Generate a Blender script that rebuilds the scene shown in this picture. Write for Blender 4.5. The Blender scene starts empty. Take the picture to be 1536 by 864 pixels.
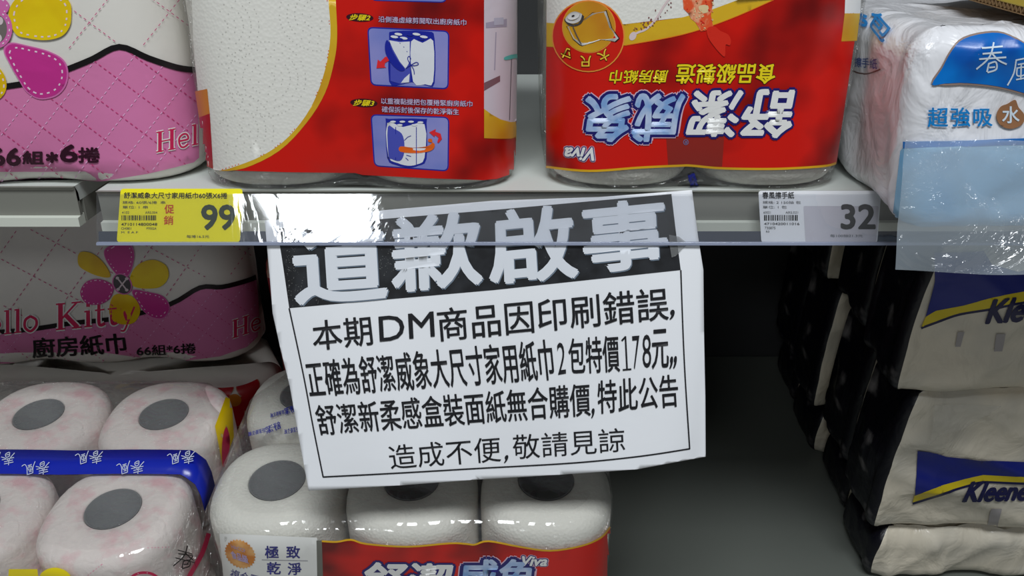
import bpy, bmesh, math, random
import numpy as np
from mathutils import Matrix, Vector, Euler
from mathutils.geometry import tessellate_polygon
PI = math.pi
random.seed(7)
C = bpy.context.scene.collection
SC = bpy.context.scene

# ------------------------------------------------------------------ camera, world, lights, exposure
FPX = 1250.0
PITCH = math.radians(24)
CAM = np.array([0.0, -0.586, 0.184])
cd = bpy.data.cameras.new('camera')
cd.sensor_width = 36; cd.lens = 36 * FPX / 1536
cd.clip_start = 0.02
cam = bpy.data.objects.new('camera', cd); C.objects.link(cam)
cam.location = CAM; cam.rotation_euler = (PI / 2 - PITCH, 0, 0)
SC.camera = cam

SC.view_settings.view_transform = 'Standard'
SC.view_settings.look = 'None'
SC.view_settings.gamma = 1
SC.view_settings.use_curve_mapping = False
SC.view_settings.exposure = 0.12

w = bpy.data.worlds.new('store_ambient'); SC.world = w; w.use_nodes = True
w.node_tree.nodes['Background'].inputs[0].default_value = (0.86, 0.93, 1.0, 1)
w.node_tree.nodes['Background'].inputs[1].default_value = 0.075

def troffer(x, y, z, sx, sy, power, col=(0.93, 0.97, 1.0)):
    l = bpy.data.lights.new('ceiling_light', 'AREA'); l.shape = 'RECTANGLE'
    l.size = sx; l.size_y = sy; l.energy = power; l.color = col
    o = bpy.data.objects.new('ceiling_light', l); C.objects.link(o)
    o.location = (x, y, z)
    return o
troffer(-0.955, -3.17, 1.62, 0.56, 0.70, 18)
troffer(0.10, -1.02, 1.62, 1.20, 0.50, 34)

# ------------------------------------------------------------------ materials
def lin(c):
    c = c / 255.0
    return c / 12.92 if c <= 0.04045 else ((c + 0.055) / 1.055) ** 2.4
def rgb(r, g, b): return (lin(r), lin(g), lin(b), 1)
MATS = {}
def mat(name, col, rough=0.5, spec=0.5, coat=0.0, bump=None, mix=None, metal=0.0, trans=None):
    """bump=(kind, scale, strength, stretch)   mix=(colour2, scale, lo, hi)"""
    if name in MATS: return MATS[name]
    m = bpy.data.materials.new(name); m.use_nodes = True
    nt = m.node_tree; N = nt.nodes; L = nt.links
    b = N['Principled BSDF']
    b.inputs['Base Color'].default_value = col
    b.inputs['Roughness'].default_value = rough
    b.inputs['Specular IOR Level'].default_value = spec
    b.inputs['Metallic'].default_value = metal
    if coat:
        b.inputs['Coat Weight'].default_value = coat
        b.inputs['Coat Roughness'].default_value = 0.12
    tc = N.new('ShaderNodeTexCoord')
    if mix:
        nz = N.new('ShaderNodeTexNoise'); nz.inputs['Scale'].default_value = mix[1]
        nz.inputs['Detail'].default_value = 3
        L.new(tc.outputs['Object'], nz.inputs['Vector'])
        cr = N.new('ShaderNodeValToRGB')
        cr.color_ramp.elements[0].position = mix[2]; cr.color_ramp.elements[0].color = col
        cr.color_ramp.elements[1].position = mix[3]; cr.color_ramp.elements[1].color = mix[0]
        L.new(nz.outputs['Fac'], cr.inputs['Fac']); L.new(cr.outputs['Color'], b.inputs['Base Color'])
    if bump:
        kind, sc, st = bump[:3]
        mp = N.new('ShaderNodeMapping')
        if len(bump) > 3: mp.inputs['Scale'].default_value = bump[3]
        L.new(tc.outputs['Object'], mp.inputs['Vector'])
        if kind == 'noise':
            t = N.new('ShaderNodeTexNoise'); t.inputs['Detail'].default_value = 4
            t.inputs['Distortion'].default_value = 0.8; out = 'Fac'
        elif kind == 'dots':
            t = N.new('ShaderNodeTexVoronoi'); out = 'Distance'
        t.inputs['Scale'].default_value = sc
        L.new(mp.outputs['Vector'], t.inputs['Vector'])
        bp = N.new('ShaderNodeBump'); bp.inputs['Strength'].default_value = st
        bp.inputs['Distance'].default_value = bump[4] if len(bump) > 4 else 0.002
        L.new(t.outputs[out], bp.inputs['Height'])
        L.new(bp.outputs['Normal'], b.inputs['Normal'])
        if coat: L.new(bp.outputs['Normal'], b.inputs['Coat Normal'])
    MATS[name] = m
    return m

def film(name, tint=(0.96, 0.96, 0.95, 1), gloss=1.0, rough=0.1, scale=45, strength=0.5, stretch=(1, 1, 1), haze=0.0, hazecol=(0.8, 0.8, 0.8, 1), dist=0.006):
    """thin clear plastic: transparent with a Fresnel-weighted glossy layer and a little haze"""
    if name in MATS: return MATS[name]
    m = bpy.data.materials.new(name); m.use_nodes = True
    nt = m.node_tree; N = nt.nodes; L = nt.links
    N.remove(N['Principled BSDF']); out = N['Material Output']
    tr = N.new('ShaderNodeBsdfTransparent'); tr.inputs['Color'].default_value = tint
    gl = N.new('ShaderNodeBsdfGlossy'); gl.inputs['Roughness'].default_value = rough
    fr = N.new('ShaderNodeFresnel'); fr.inputs['IOR'].default_value = 1.5
    mu = N.new('ShaderNodeMath'); mu.operation = 'MULTIPLY'; mu.use_clamp = True; mu.inputs[1].default_value = gloss
    tc = N.new('ShaderNodeTexCoord'); mp = N.new('ShaderNodeMapping'); mp.inputs['Scale'].default_value = stretch
    nz = N.new('ShaderNodeTexNoise'); nz.inputs['Scale'].default_value = scale; nz.inputs['Detail'].default_value = 5
    nz.inputs['Distortion'].default_value = 1.2
    bp = N.new('ShaderNodeBump'); bp.inputs['Strength'].default_value = strength; bp.inputs['Distance'].default_value = dist
    L.new(tc.outputs['Object'], mp.inputs['Vector']); L.new(mp.outputs['Vector'], nz.inputs['Vector'])
    cr = N.new('ShaderNodeValToRGB'); cr.color_ramp.elements[0].position = 0.47; cr.color_ramp.elements[1].position = 0.66
    L.new(nz.outputs['Fac'], cr.inputs['Fac'])
    L.new(cr.outputs['Color'], bp.inputs['Height']); L.new(bp.outputs['Normal'], gl.inputs['Normal'])
    L.new(fr.outputs['Fac'], mu.inputs[0])
    mx = N.new('ShaderNodeMixShader'); mn = N.new('ShaderNodeMath'); mn.operation = 'MINIMUM'; mn.inputs[1].default_value = 0.22
    L.new(mu.outputs[0], mn.inputs[0]); L.new(mn.outputs[0], mx.inputs['Fac'])
    if haze:
        df = N.new('ShaderNodeBsdfDiffuse'); df.inputs['Color'].default_value = hazecol
        m2 = N.new('ShaderNodeMixShader'); m2.inputs['Fac'].default_value = haze
        L.new(tr.outputs[0], m2.inputs[1]); L.new(df.outputs[0], m2.inputs[2]); L.new(m2.outputs[0], mx.inputs[1])
    else:
        L.new(tr.outputs[0], mx.inputs[1])
    L.new(gl.outputs[0], mx.inputs[2]); L.new(mx.outputs[0], out.inputs['Surface'])
    MATS[name] = m
    return m

WR = ('noise', 28, 0.25, (1, 1, 1))       # film wrinkles that show in the print's gloss
def ink(name, r, g, b, rough=0.32, **k):
    return mat('ink_' + name, rgb(r, g, b), rough, 0.5, bump=WR, **k)
def matte(name, r, g, b, rough=0.75, **k):
    return mat('print_' + name, rgb(r, g, b), rough, 0.3, **k)

M_paper_roll = mat('paper_towel', rgb(238, 236, 228), 0.9, 0.1, bump=('dots', 420, 0.22))
M_tissue_roll = mat('toilet_tissue', rgb(240, 230, 226), 0.9, 0.1, bump=('noise', 70, 0.6, (1, 1, 1), 0.003), mix=(rgb(236, 196, 200), 60, 0.5, 0.75))
M_core = mat('grey_cardboard', rgb(122, 124, 126), 0.8, 0.2)
M_film = film('clear_wrap', scale=75, strength=1.0, gloss=2.6, haze=0.05, dist=0.009)
M_film_top = film('clear_wrap_top', scale=55, strength=1.0, gloss=3.2, rough=0.10, stretch=(1, 1.8, 1), haze=0.05, dist=0.022)
M_metal = mat('painted_metal', rgb(134, 134, 126), 0.45, 0.5, bump=('noise', 90, 0.05))
M_lip = mat('white_lip', rgb(222, 226, 214), 0.4, 0.5)
M_shelf = mat('shelf_enamel', rgb(205, 210, 205), 0.5, 0.4, bump=('noise', 120, 0.04))
M_dark = mat('dark_panel', rgb(60, 61, 62), 0.6, 0.4, bump=('noise', 40, 0.1))

# ------------------------------------------------------------------ object helpers
def tag(o, label=None, cat=None, group=None, kind=None):
    if label: o['label'] = label
    if cat: o['category'] = cat
    if group: o['group'] = group
    if kind: o['kind'] = kind
    return o
def empty(name, M=None, **k):
    o = bpy.data.objects.new(name, None); C.objects.link(o)
    o.empty_display_size = 0.03
    if M is not None: o.matrix_basis = M
    return tag(o, **k)
def mesh_obj(name, verts, faces, mats, parent=None, smooth=True, midx=None):
    me = bpy.data.meshes.new(name)
    me.from_pydata([tuple(map(float, v)) for v in verts], [], [tuple(f) for f in faces])
    for m in (mats if isinstance(mats, (list, tuple)) else [mats]): me.materials.append(m)
    if midx is not None: me.polygons.foreach_set('material_index', midx)
    me.polygons.foreach_set('use_smooth', [smooth] * len(me.polygons))
    me.update()
    o = bpy.data.objects.new(name, me); C.objects.link(o)
    if parent is not None: o.parent = parent
    return o
def box_vf(x0, x1, y0, y1, z0, z1, base=0):
    v = [(x0, y0, z0), (x1, y0, z0), (x1, y1, z0), (x0, y1, z0), (x0, y0, z1), (x1, y0, z1), (x1, y1, z1), (x0, y1, z1)]
    f = [(0, 3, 2, 1), (4, 5, 6, 7), (0, 1, 5, 4), (1, 2, 6, 5), (2, 3, 7, 6), (3, 0, 4, 7)]
    return v, [tuple(i + base for i in q) for q in f]
def box(name, b, m, parent=None, bevel=0.0):
    v, f = box_vf(*b)
    o = mesh_obj(name, v, f, m, parent, smooth=False)
    if bevel:
        md = o.modifiers.new('bevel', 'BEVEL'); md.width = bevel; md.segments = 2
    return o
def extrude_x(name, prof, x0, x1, m, parent=None, smooth=False):
    """closed (y,z) profile swept along x"""
    n = len(prof)
    v = [(x0, y, z) for y, z in prof] + [(x1, y, z) for y, z in prof]
    f = [(i, (i + 1) % n, n + (i + 1) % n, n + i) for i in range(n)]
    f.append(tuple(range(n - 1, -1, -1))); f.append(tuple(range(n, 2 * n)))
    return mesh_obj(name, v, f, m, parent, smooth)
def MT(x, y, z, rx=0, rz=0):
    return Matrix.Translation((x, y, z)) @ Matrix.Rotation(math.radians(rz), 4, 'Z') @ Matrix.Rotation(math.radians(rx), 4, 'X')

# ------------------------------------------------------------------ surfaces and flat print
def rays(P):
    P = np.asarray(P, float)
    a = (P[:, 0] - 768) / FPX; b = (432 - P[:, 1]) / FPX
    c, s = math.cos(PITCH), math.sin(PITCH)
    return np.stack([a, c + b * s, -s + b * c], 1)

class Surf:
    """front surface y = F(x, z) in a local frame; turns measured picture points into points of the surface"""
    def __init__(self, M, F, A=None, t0=0.3, t1=1.7, lim=None, ylo=-0.11, yhi=0.14):
        self.lim = lim; self.ylo = ylo; self.yhi = yhi
        self.A = A or Matrix.Identity(4)                 # surface frame -> object frame
        W = (M @ self.A).inverted()
        self.R = np.array(W.to_3x3()); self.T = np.array(W.translation)
        self.o = self.R @ CAM + self.T
        self.F = F; self.t0 = t0; self.t1 = t1
    def uv(self, P):
        D = rays(P) @ self.R.T; o = self.o
        def g(t):
            q = o + D * t[:, None]
            return q[:, 1] - self.F(q[:, 0], q[:, 2])
        n = len(D); dy = np.where(np.abs(D[:, 1]) < 1e-6, 1e-6, D[:, 1])
        ta = np.clip((self.ylo - o[1]) / dy, self.t0, self.t1); tb = np.clip((self.yhi - o[1]) / dy, self.t0, self.t1)
        lo = ta.copy(); hi = tb.copy(); done = np.zeros(n, bool); K = 26
        for k in range(1, K):
            tk = ta + (tb - ta) * k / (K - 1)
            hit = (~done) & (g(tk) >= 0)
            lo[hit] = (ta + (tb - ta) * (k - 1) / (K - 1))[hit]; hi[hit] = tk[hit]; done |= hit
        self.done = done
        for _ in range(18):
            mid = (lo + hi) / 2; v = g(mid) >= 0
            hi = np.where(v, mid, hi); lo = np.where(v, lo, mid)
        q = o + D * hi[:, None]
        x, z = q[:, 0], q[:, 2]
        if self.lim is not None:
            z = np.clip(z, 0.0003, self.lim[1] - 0.0003); m = self.lim[0](z) - 0.0002
            x = np.clip(x, -m, m)
        return x, z
    def pt(self, x, z, off):
        h = 1e-4
        y = self.F(x, z)
        gx = (self.F(x + h, z) - self.F(x - h, z)) / (2 * h); gz = (self.F(x, z + h) - self.F(x, z - h)) / (2 * h)
        gx = np.clip(gx, -4, 4); gz = np.clip(gz, -4, 4)
        n = np.sqrt(gx * gx + gz * gz + 1)
        P = np.stack([x + off * gx / n, y - off / n, z + off * gz / n], 1)
        A = np.array(self.A)
        return P @ A[:3, :3].T + A[:3, 3]

_tc = {}
def text_geo(s, offset=0.0, shear=0.0, space=1.0):
    key = (s, offset, shear, space)
    if key in _tc: return _tc[key]
    c = bpy.data.curves.new('t', 'FONT'); c.body = s; c.size = 1; c.dimensions = '2D'; c.fill_mode = 'BOTH'
    c.resolution_u = 3; c.offset = offset; c.shear = shear; c.space_character = space
    o = bpy.data.objects.new('t', c); C.objects.link(o)
    bpy.context.view_layer.update()
    dg = bpy.context.evaluated_depsgraph_get()
    me = o.evaluated_get(dg).to_mesh()
    V = np.array([(v.co.x, v.co.y) for v in me.vertices]).reshape(-1, 2)
    T = [tuple(p.vertices) for p in me.polygons]
    o.evaluated_get(dg).to_mesh_clear()
    bpy.data.objects.remove(o); bpy.data.curves.remove(c)
    _tc[key] = (V, T)
    return V, T

def cat(pts, n=6, closed=True):
    P = [np.array(p, float) for p in pts]; out = []; N = len(P)
    rng = range(N) if closed else range(N - 1)
    for i in rng:
        if closed: a, b, c, d = P[i - 1], P[i], P[(i + 1) % N], P[(i + 2) % N]
        else: a, b, c, d = P[max(i - 1, 0)], P[i], P[i + 1], P[min(i + 2, N - 1)]
        for k in range(n):
            t = k / n
            out.append(tuple(0.5 * ((2 * b) + (c - a) * t + (2 * a - 5 * b + 4 * c - d) * t * t + (3 * b - a - 3 * c + d) * t ** 3)))
    if not closed: out.append(tuple(P[-1]))
    return out
def ell(cx, cy, rx, ry, rot=0, n=28, a0=0, a1=360):
    r = math.radians(rot); out = []
    for k in range(n):
        t = math.radians(a0 + (a1 - a0) * k / n)
        x, y = rx * math.cos(t), ry * math.sin(t)
        out.append((cx + x * math.cos(r) - y * math.sin(r), cy + x * math.sin(r) + y * math.cos(r)))
    return out
def rrect(q, r, n=4):
    """rounded quad from 4 corners"""
    out = []; q = [np.array(p, float) for p in q]
    for i in range(4):
        p, a, b = q[i], q[i - 1], q[(i + 1) % 4]
        u = (a - p) / np.linalg.norm(a - p) * r; v = (b - p) / np.linalg.norm(b - p) * r
        for k in range(n + 1):
            t = k / n
            out.append(tuple((1 - t) ** 2 * (p + u) + 2 * t * (1 - t) * p + t * t * (p + v)))
    return out
def inside(p, poly):
    x, y = p; c = False; j = len(poly) - 1
    for i in range(len(poly)):
        xi, yi = poly[i]; xj, yj = poly[j]
        if (yi > y) != (yj > y) and x < (xj - xi) * (y - yi) / (yj - yi) + xi: c = not c
        j = i
    return c
def inset(pts, k):
    c = np.mean(np.array(pts), 0)
    return [tuple(c + (np.array(p) - c) * k) for p in pts]

LAYER = 0.00012
class Print:
    def __init__(self, surf, parent, base=0.0005, lay=LAYER):
        self.lay = lay
        self.s = surf; self.parent = parent; self.base = base; self.items = {}
    def add(self, part, V, T, m, layer, g=None, spread=None):
        V = np.asarray(V, float)
        if g:
            bm = bmesh.new()
            vs = [bm.verts.new((p[0], p[1], 0)) for p in V]
            for t in T:
                try: bm.faces.new([vs[i] for i in t])
                except ValueError: pass
            gx, gy = g if isinstance(g, tuple) else (g, g * 2)
            for ax, st in ((0, gx), (1, gy)):
                a, b = V[:, ax].min(), V[:, ax].max()
                k = math.floor(a / st) + 1
                while k * st < b:
                    no = (1, 0, 0) if ax == 0 else (0, 1, 0)
                    co = (k * st, 0, 0) if ax == 0 else (0, k * st, 0)
                    bmesh.ops.bisect_plane(bm, geom=bm.verts[:] + bm.edges[:] + bm.faces[:], plane_co=co, plane_no=no)
                    k += 1
            bm.verts.ensure_lookup_table(); bm.verts.index_update()
            V = np.array([(v.co.x, v.co.y) for v in bm.verts])
            T = [tuple(v.index for v in f.verts) for f in bm.faces]
            bm.free()
        x, z = self.s.uv(V); ok = self.s.done
        T = [t for t in T if all(ok[i] for i in t)]
        if not T: return
        used = sorted({i for t in T for i in t}); ix = {v: k for k, v in enumerate(used)}
        x, z = x[used], z[used]; T = [tuple(ix[i] for i in t) for t in T]
        for m_, lay, rad, n in (spread or [(m, layer, 0, 0)]):
            for k in range(max(n, 1)):
                dx = rad * math.cos(2 * PI * k / n) if n else 0; dz = rad * math.sin(2 * PI * k / n) if n else 0
                P = self.s.pt(x + dx, z + dz, self.base + (lay + 0.12 * k) * self.lay)
                self.items.setdefault(part, []).append((P, T, m_))
    def poly(self, part, pts, m, layer=0, g=(9, 18)):
        T = tessellate_polygon([[Vector((p[0], p[1], 0)) for p in pts]])
        self.add(part, pts, T, m, layer, g)
    def stroke(self, part, pts, wd, m, layer=1, dash=None, g=None, clip=None, taper=False):
        P = [np.array(p, float) for p in pts]
        if dash:
            on, off = dash; segs = []; pos = 0; cur = []
            # resample
            R = [P[0]]
            for a, b in zip(P, P[1:]):
                L = np.linalg.norm(b - a); n = max(1, int(L / 1.5))
                for k in range(1, n + 1): R.append(a + (b - a) * k / n)
            d = 0; cur = [R[0]]
            for a, b in zip(R, R[1:]):
                d += np.linalg.norm(b - a)
                if d % (on + off) < on: cur.append(b)
                else:
                    if len(cur) > 1: segs.append(cur)
                    cur = []
            if len(cur) > 1: segs.append(cur)
            for sg in segs:
                if clip is None or (inside(sg[0], clip) and inside(sg[-1], clip)):
                    self.stroke(part, [sg[0], sg[len(sg) // 2], sg[-1]], wd, m, layer)
            return
        V = []; T = []
        n = len(P)
        for i in range(n):
            d = P[min(i + 1, n - 1)] - P[max(i - 1, 0)]
            d = d / (np.linalg.norm(d) + 1e-9); nn = np.array([-d[1], d[0]])
            ww = wd / 2 * (1 - 0.75 * i / (n - 1) if taper else 1)
            V += [P[i] + nn * ww, P[i] - nn * ww]
        for i in range(n - 1): T.append((2 * i, 2 * i + 1, 2 * i + 3, 2 * i + 2))
        self.add(part, V, T, m, layer, g)
    def text(self, part, s, quad, m, layer=2, offset=0.0, shear=0.0, g=None, outline=None, space=1.0):
        """quad: TL, TR, BR, BL of the ink"""
        V0, T0 = text_geo(s, 0.0, shear, space)
        lo, hi = V0.min(0), V0.max(0)
        q = [np.array(p, float) for p in quad]
        def put(V):
            u = (V - lo) / (hi - lo); a = u[:, :1]; b = 1 - u[:, 1:2]
            return (1 - b) * ((1 - a) * q[0] + a * q[1]) + b * ((1 - a) * q[3] + a * q[2])
        V, T = text_geo(s, 0.0, shear, space)
        xs, zs = self.s.uv(np.array(q)); size = 0.5 * (math.hypot(xs[0] - xs[3], zs[0] - zs[3]) + math.hypot(xs[1] - xs[2], zs[1] - zs[2])) / (hi[1] - lo[1])
        sp = [(om, layer - len(outline) + k - 0.6, oo * size, 10) for k, (om, oo) in enumerate(outline or [])]
        sp.append((m, layer, offset * size, 6 if offset > 0.004 else 0))
        self.add(part, put(V), T, m, layer, g, sp)
    def box_text(self, part, s, x0, y0, x1, y1, m, rot=False, **k):
        q = [(x0, y0), (x1, y0), (x1, y1), (x0, y1)]
        if rot: q = [(x1, y1), (x0, y1), (x0, y0), (x1, y0)]
        self.text(part, s, q, m, **k)
    def finish(self):
        out = {}
        for part, L in self.items.items():
            V = []; F = []; mi = []; ms = []
            for P, T, m in L:
                if m not in ms: ms.append(m)
                b = len(V); V += list(P); F += [tuple(i + b for i in t) for t in T]; mi += [ms.index(m)] * len(T)
            out[part] = mesh_obj(part, V, F, ms, self.parent, smooth=True, midx=mi)
        return out

# ------------------------------------------------------------------ pack shapes
PE = 2.5
def shrink(z, H, rb, rt):
    z = np.clip(z, 0, H)
    e = np.where(z < rb, rb - np.sqrt(np.maximum(rb * rb - (rb - z) ** 2, 0)), 0.0)
    t = z - (H - rt)
    return e + np.where(t > 0, rt - np.sqrt(np.maximum(rt * rt - t * t, 0)), 0.0)
def crease(x, z, seed, amp, fr):
    r = np.random.RandomState(seed); s = 0
    for i in range(7):
        a = r.uniform(0, PI); k = fr * r.uniform(0.5, 1.8); ph = r.uniform(0, 6.28)
        wv = 0.8 * np.sin((x * math.cos(a * 2.1) + z * math.sin(a * 2.1)) * k * 0.6 + ph * 2)
        s = s + (1 - np.abs(np.sin((x * math.cos(a) + z * math.sin(a)) * k + ph + wv))) ** 2 * r.uniform(0.3, 1) / (k / fr)
    return amp * (s / 3 - 0.5)

class Pack:
    """soft pack standing on z=0 with its front at y=0; n columns by m rows of rolls, or a plain bag when n=0"""
    def __init__(s, M, W, D, H, rb=0.014, rt=0.014, n=0, dip=0.002, dipend=0.01, lean=0.0, cr=(1, 0.0, 30), R=None, bulge=0.0, taper=0.0):
        s.M = M; s.W = W; s.D = D; s.H = H; s.rb = rb; s.rt = rt; s.n = n; s.dip = dip; s.dipend = dipend
        s.lean = lean; s.cr = cr; s.R = R or W / n / 2; s.bulge = bulge; s.taper = taper
    def hw(s, z): return s.W / 2 - shrink(z, s.H, s.rb, s.rt) + s.bulge * np.sin(PI * np.clip(z / s.H, 0, 1)) - s.taper * np.clip(z / s.H, 0, 1)
    def F(s, x, z):
        x = np.asarray(x, float); z = np.asarray(z, float)
        e = shrink(z, s.H, s.rb, s.rt); hw = s.hw(z)
        R = s.R; Re = np.maximum(R - e, 1e-4)
        ax = np.abs(x); a = np.maximum(ax - (hw - Re), 0)
        over = np.maximum(a - Re, 0)
        hull = R - np.maximum(Re ** PE - np.minimum(a, Re) ** PE, 0) ** (1 / PE)
        y = hull + over * 6
        if s.n > 1:
            xi = (np.round((x / (2 * R)) + (s.n - 1) / 2).clip(0, s.n - 1) - (s.n - 1) / 2) * 2 * R
            d = np.minimum(np.abs(x - xi), Re)
            yr = R - np.maximum(Re ** PE - d ** PE, 0) ** (1 / PE)
            near = np.maximum(np.exp(-z / (s.rb * 1.2)), 0.12 * np.exp(-(s.H - z) / (s.rt * 1.2)))
            lim = s.dip + (s.dipend - s.dip) * np.clip(near, 0, 1)
            y = y + np.where(a <= 0, lim * (1 - np.exp(-np.maximum(yr - hull, 0) / lim)), 0)
        y = y + s.lean * z
        if s.cr[1]: y = y - crease(x, z, s.cr[0], s.cr[1], s.cr[2]) * np.clip(1 - a / Re, 0.15, 1)
        return y
    def body(s, name, m, parent, mtop=None, mside=None, nx=46, nz=22, ns=8, top_sag=0.0):
        H = s.H
        zs = [0.0]
        for k in range(1, 7): zs.append(s.rb * (1 - math.cos(PI / 2 * k / 6)))
        mid0, mid1 = s.rb, H - s.rt
        for k in range(1, nz): zs.append(mid0 + (mid1 - mid0) * k / nz)
        for k in range(0, 7): zs.append(H - s.rt + s.rt * math.sin(PI / 2 * k / 6))
        V = []; loops = []
        for z in zs:
            hw = float(s.hw(np.array(z))); e = float(shrink(np.array(z), H, s.rb, s.rt)); Re = max(s.R - e, 1e-3)
            xs = []
            for k in range(9): xs.append(-(hw - Re) - Re * math.cos(PI / 2 * k / 8))
            for k in range(1, nx): xs.append(-(hw - Re) + 2 * (hw - Re) * k / nx)
            for k in range(9): xs.append((hw - Re) + Re * math.sin(PI / 2 * k / 8))
            xs = np.array(xs); ys = s.F(xs, np.full(len(xs), z))
            yl, yr = ys[0], ys[-1]
            loop = [(x, y, z) for x, y in zip(xs, ys)]
            yb = s.D - s.R + s.lean * z
            for k in range(1, ns):
                y = yr + (yb - yr) * k / ns
                dx = float(crease(np.array(y), np.array(z), s.cr[0] + 5, s.cr[1], s.cr[2])) if s.cr[1] else 0
                loop.append((hw + dx, y, z))
            for k in range(0, 13):
                x = hw - 2 * hw * k / 12
                aa = max(abs(x) - (hw - Re), 0)
                loop.append((x, yb + max(Re ** PE - min(aa, Re) ** PE, 0) ** (1 / PE), z))
            for k in range(1, ns):
                y = yb + (yl - yb) * k / ns
                dx = float(crease(np.array(y), np.array(z), s.cr[0] + 9, s.cr[1], s.cr[2])) if s.cr[1] else 0
                loop.append((-hw - dx, y, z))
            loops.append(loop)
        n = len(loops[0]); F = []; mi = []
        for lp in loops: V += lp
        for r in range(len(loops) - 1):
            for i in range(n):
                j = (i + 1) % n
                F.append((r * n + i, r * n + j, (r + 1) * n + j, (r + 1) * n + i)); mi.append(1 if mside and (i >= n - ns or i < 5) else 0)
        for end, base in ((0, 0), (1, (len(loops) - 1) * n)):
            lp = loops[0] if end == 0 else loops[-1]
            c = np.mean(np.array(lp), 0); zz = lp[0][2]; flat = [np.array(p) for p in lp]
            keep = s.n; s.n = 0                     # inner rings ignore the dips between rolls, so the film spans them
            for i in range(nx + 17):
                flat[i][1] = float(s.F(np.array([flat[i][0]]), np.array([zz]))[0])
            s.n = keep
            prev = list(range(base, base + n))
            for sc in (0.86, 0.7, 0.5, 0.28, 0.1):
                st = len(V)
                for i in range(n):
                    p = flat[i]; q = c + (p - c) * sc; q[2] = p[2]
                    if end and s.cr[1]: q[2] += float(crease(q[0], q[1], s.cr[0] + 3, s.cr[1], s.cr[2])) - s.cr[1] * 0.2
                    V.append(tuple(q))
                cur = list(range(st, st + n))
                for i in range(n):
                    j = (i + 1) % n
                    F.append((prev[j], prev[i], cur[i], cur[j]) if end == 0 else (prev[i], prev[j], cur[j], cur[i])); mi.append(1 if end and mtop else 0)
                prev = cur
            F.append(tuple(prev[::-1]) if end == 0 else tuple(prev)); mi.append(1 if end and mtop else 0)
        return mesh_obj(name, V, F, [m] + ([mtop] if mtop else []) + ([mside] if mside else []), parent, True, mi)
    def front(s, **k): return Surf(s.M, s.F, lim=(s.hw, s.H), ylo=-0.015, yhi=0.075, **k)
    def side(s, right=True, **k):
        """left or right side as a height field: frame x runs along the depth"""
        if right: A = Matrix(((0, -1, 0, s.W / 2), (1, 0, 0, 0), (0, 0, 1, 0), (0, 0, 0, 1)))
        else: A = Matrix(((0, 1, 0, -s.W / 2), (-1, 0, 0, 0), (0, 0, 1, 0), (0, 0, 0, 1)))
        def F(x, z):
            x = np.asarray(x, float); dd = x if right else -x
            e = s.W / 2 - s.hw(z); R = s.R
            yb = dd - s.lean * z
            a = np.maximum(R - yb, 0) + np.maximum(yb - (s.D - R), 0)
            y = e + R - np.maximum(R ** PE - np.minimum(a, R) ** PE, 0) ** (1 / PE) + np.maximum(a - R, 0) * 6
            if s.cr[1]:
                y = y - crease(dd, z, s.cr[0] + (5 if right else 9), s.cr[1], s.cr[2]) * np.clip(1 - a / R, 0.15, 1)
            return y
        return Surf(s.M, F, A, ylo=-0.02, yhi=0.06, **k)

_rm = {}
def roll_mesh(R, H, rc, re, m):
    key = (R, H, rc, re, m.name)
    if key in _rm: return _rm[key]
    prof = [(0.06, rc / R)]                     # (inset z, radius fraction)
    n = 40; V = []; F = []
    rings = []
    def ring(rad, z, circ):
        out = []
        for k in range(n):
            t = 2 * PI * k / n; c, s_ = math.cos(t), math.sin(t)
            f = 1.0 if circ else 1 / ((abs(c) ** PE + abs(s_) ** PE) ** (1 / PE))
            out.append((rad * f * c, rad * f * s_, z))
        return out
    rings.append(ring(rc, H - 0.045, True)); rings.append(ring(rc, H - 0.001, True)); rings.append(ring(rc + 0.0012, H + 0.0002, True))
    rings.append(ring((rc + R - re) / 2, H + 0.0006, False))
    for k in range(7):
        a = PI / 2 * k / 6; rings.append(ring(R - re + re * math.sin(a), H - re + re * math.cos(a), False))
    for k in range(7):
        a = PI / 2 * (1 - k / 6); rings.append(ring(R - re + re * math.sin(a), re - re * math.cos(a), False))
    rings.append(ring(rc, 0, True))
    for r in rings: V += r
    for r in range(len(rings) - 1):
        for i in range(n):
            j = (i + 1) % n; F.append((r * n + j, r * n + i, (r + 1) * n + i, (r + 1) * n + j))
    me = bpy.data.meshes.new('paper_roll'); me.from_pydata(V, [], F); me.materials.append(m)
    me.polygons.foreach_set('use_smooth', [True] * len(F)); me.update()
    # core tube
    V = []; F = []
    for rad, z in ((rc - 0.0002, H - 0.0005), (rc - 0.0016, H - 0.0005), (rc - 0.0016, H - 0.04), (0.0005, H - 0.042)):
        V += [(rad * math.cos(2 * PI * k / n), rad * math.sin(2 * PI * k / n), z) for k in range(n)]
    for r in range(3):
        for i in range(n):
            j = (i + 1) % n; F.append((r * n + i, r * n + j, (r + 1) * n + j, (r + 1) * n + i))
    mc = bpy.data.meshes.new('core'); mc.from_pydata(V, [], F); mc.materials.append(M_core)
    mc.polygons.foreach_set('use_smooth', [True] * len(F)); mc.update()
    _rm[key] = (me, mc)
    return me, mc
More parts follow.
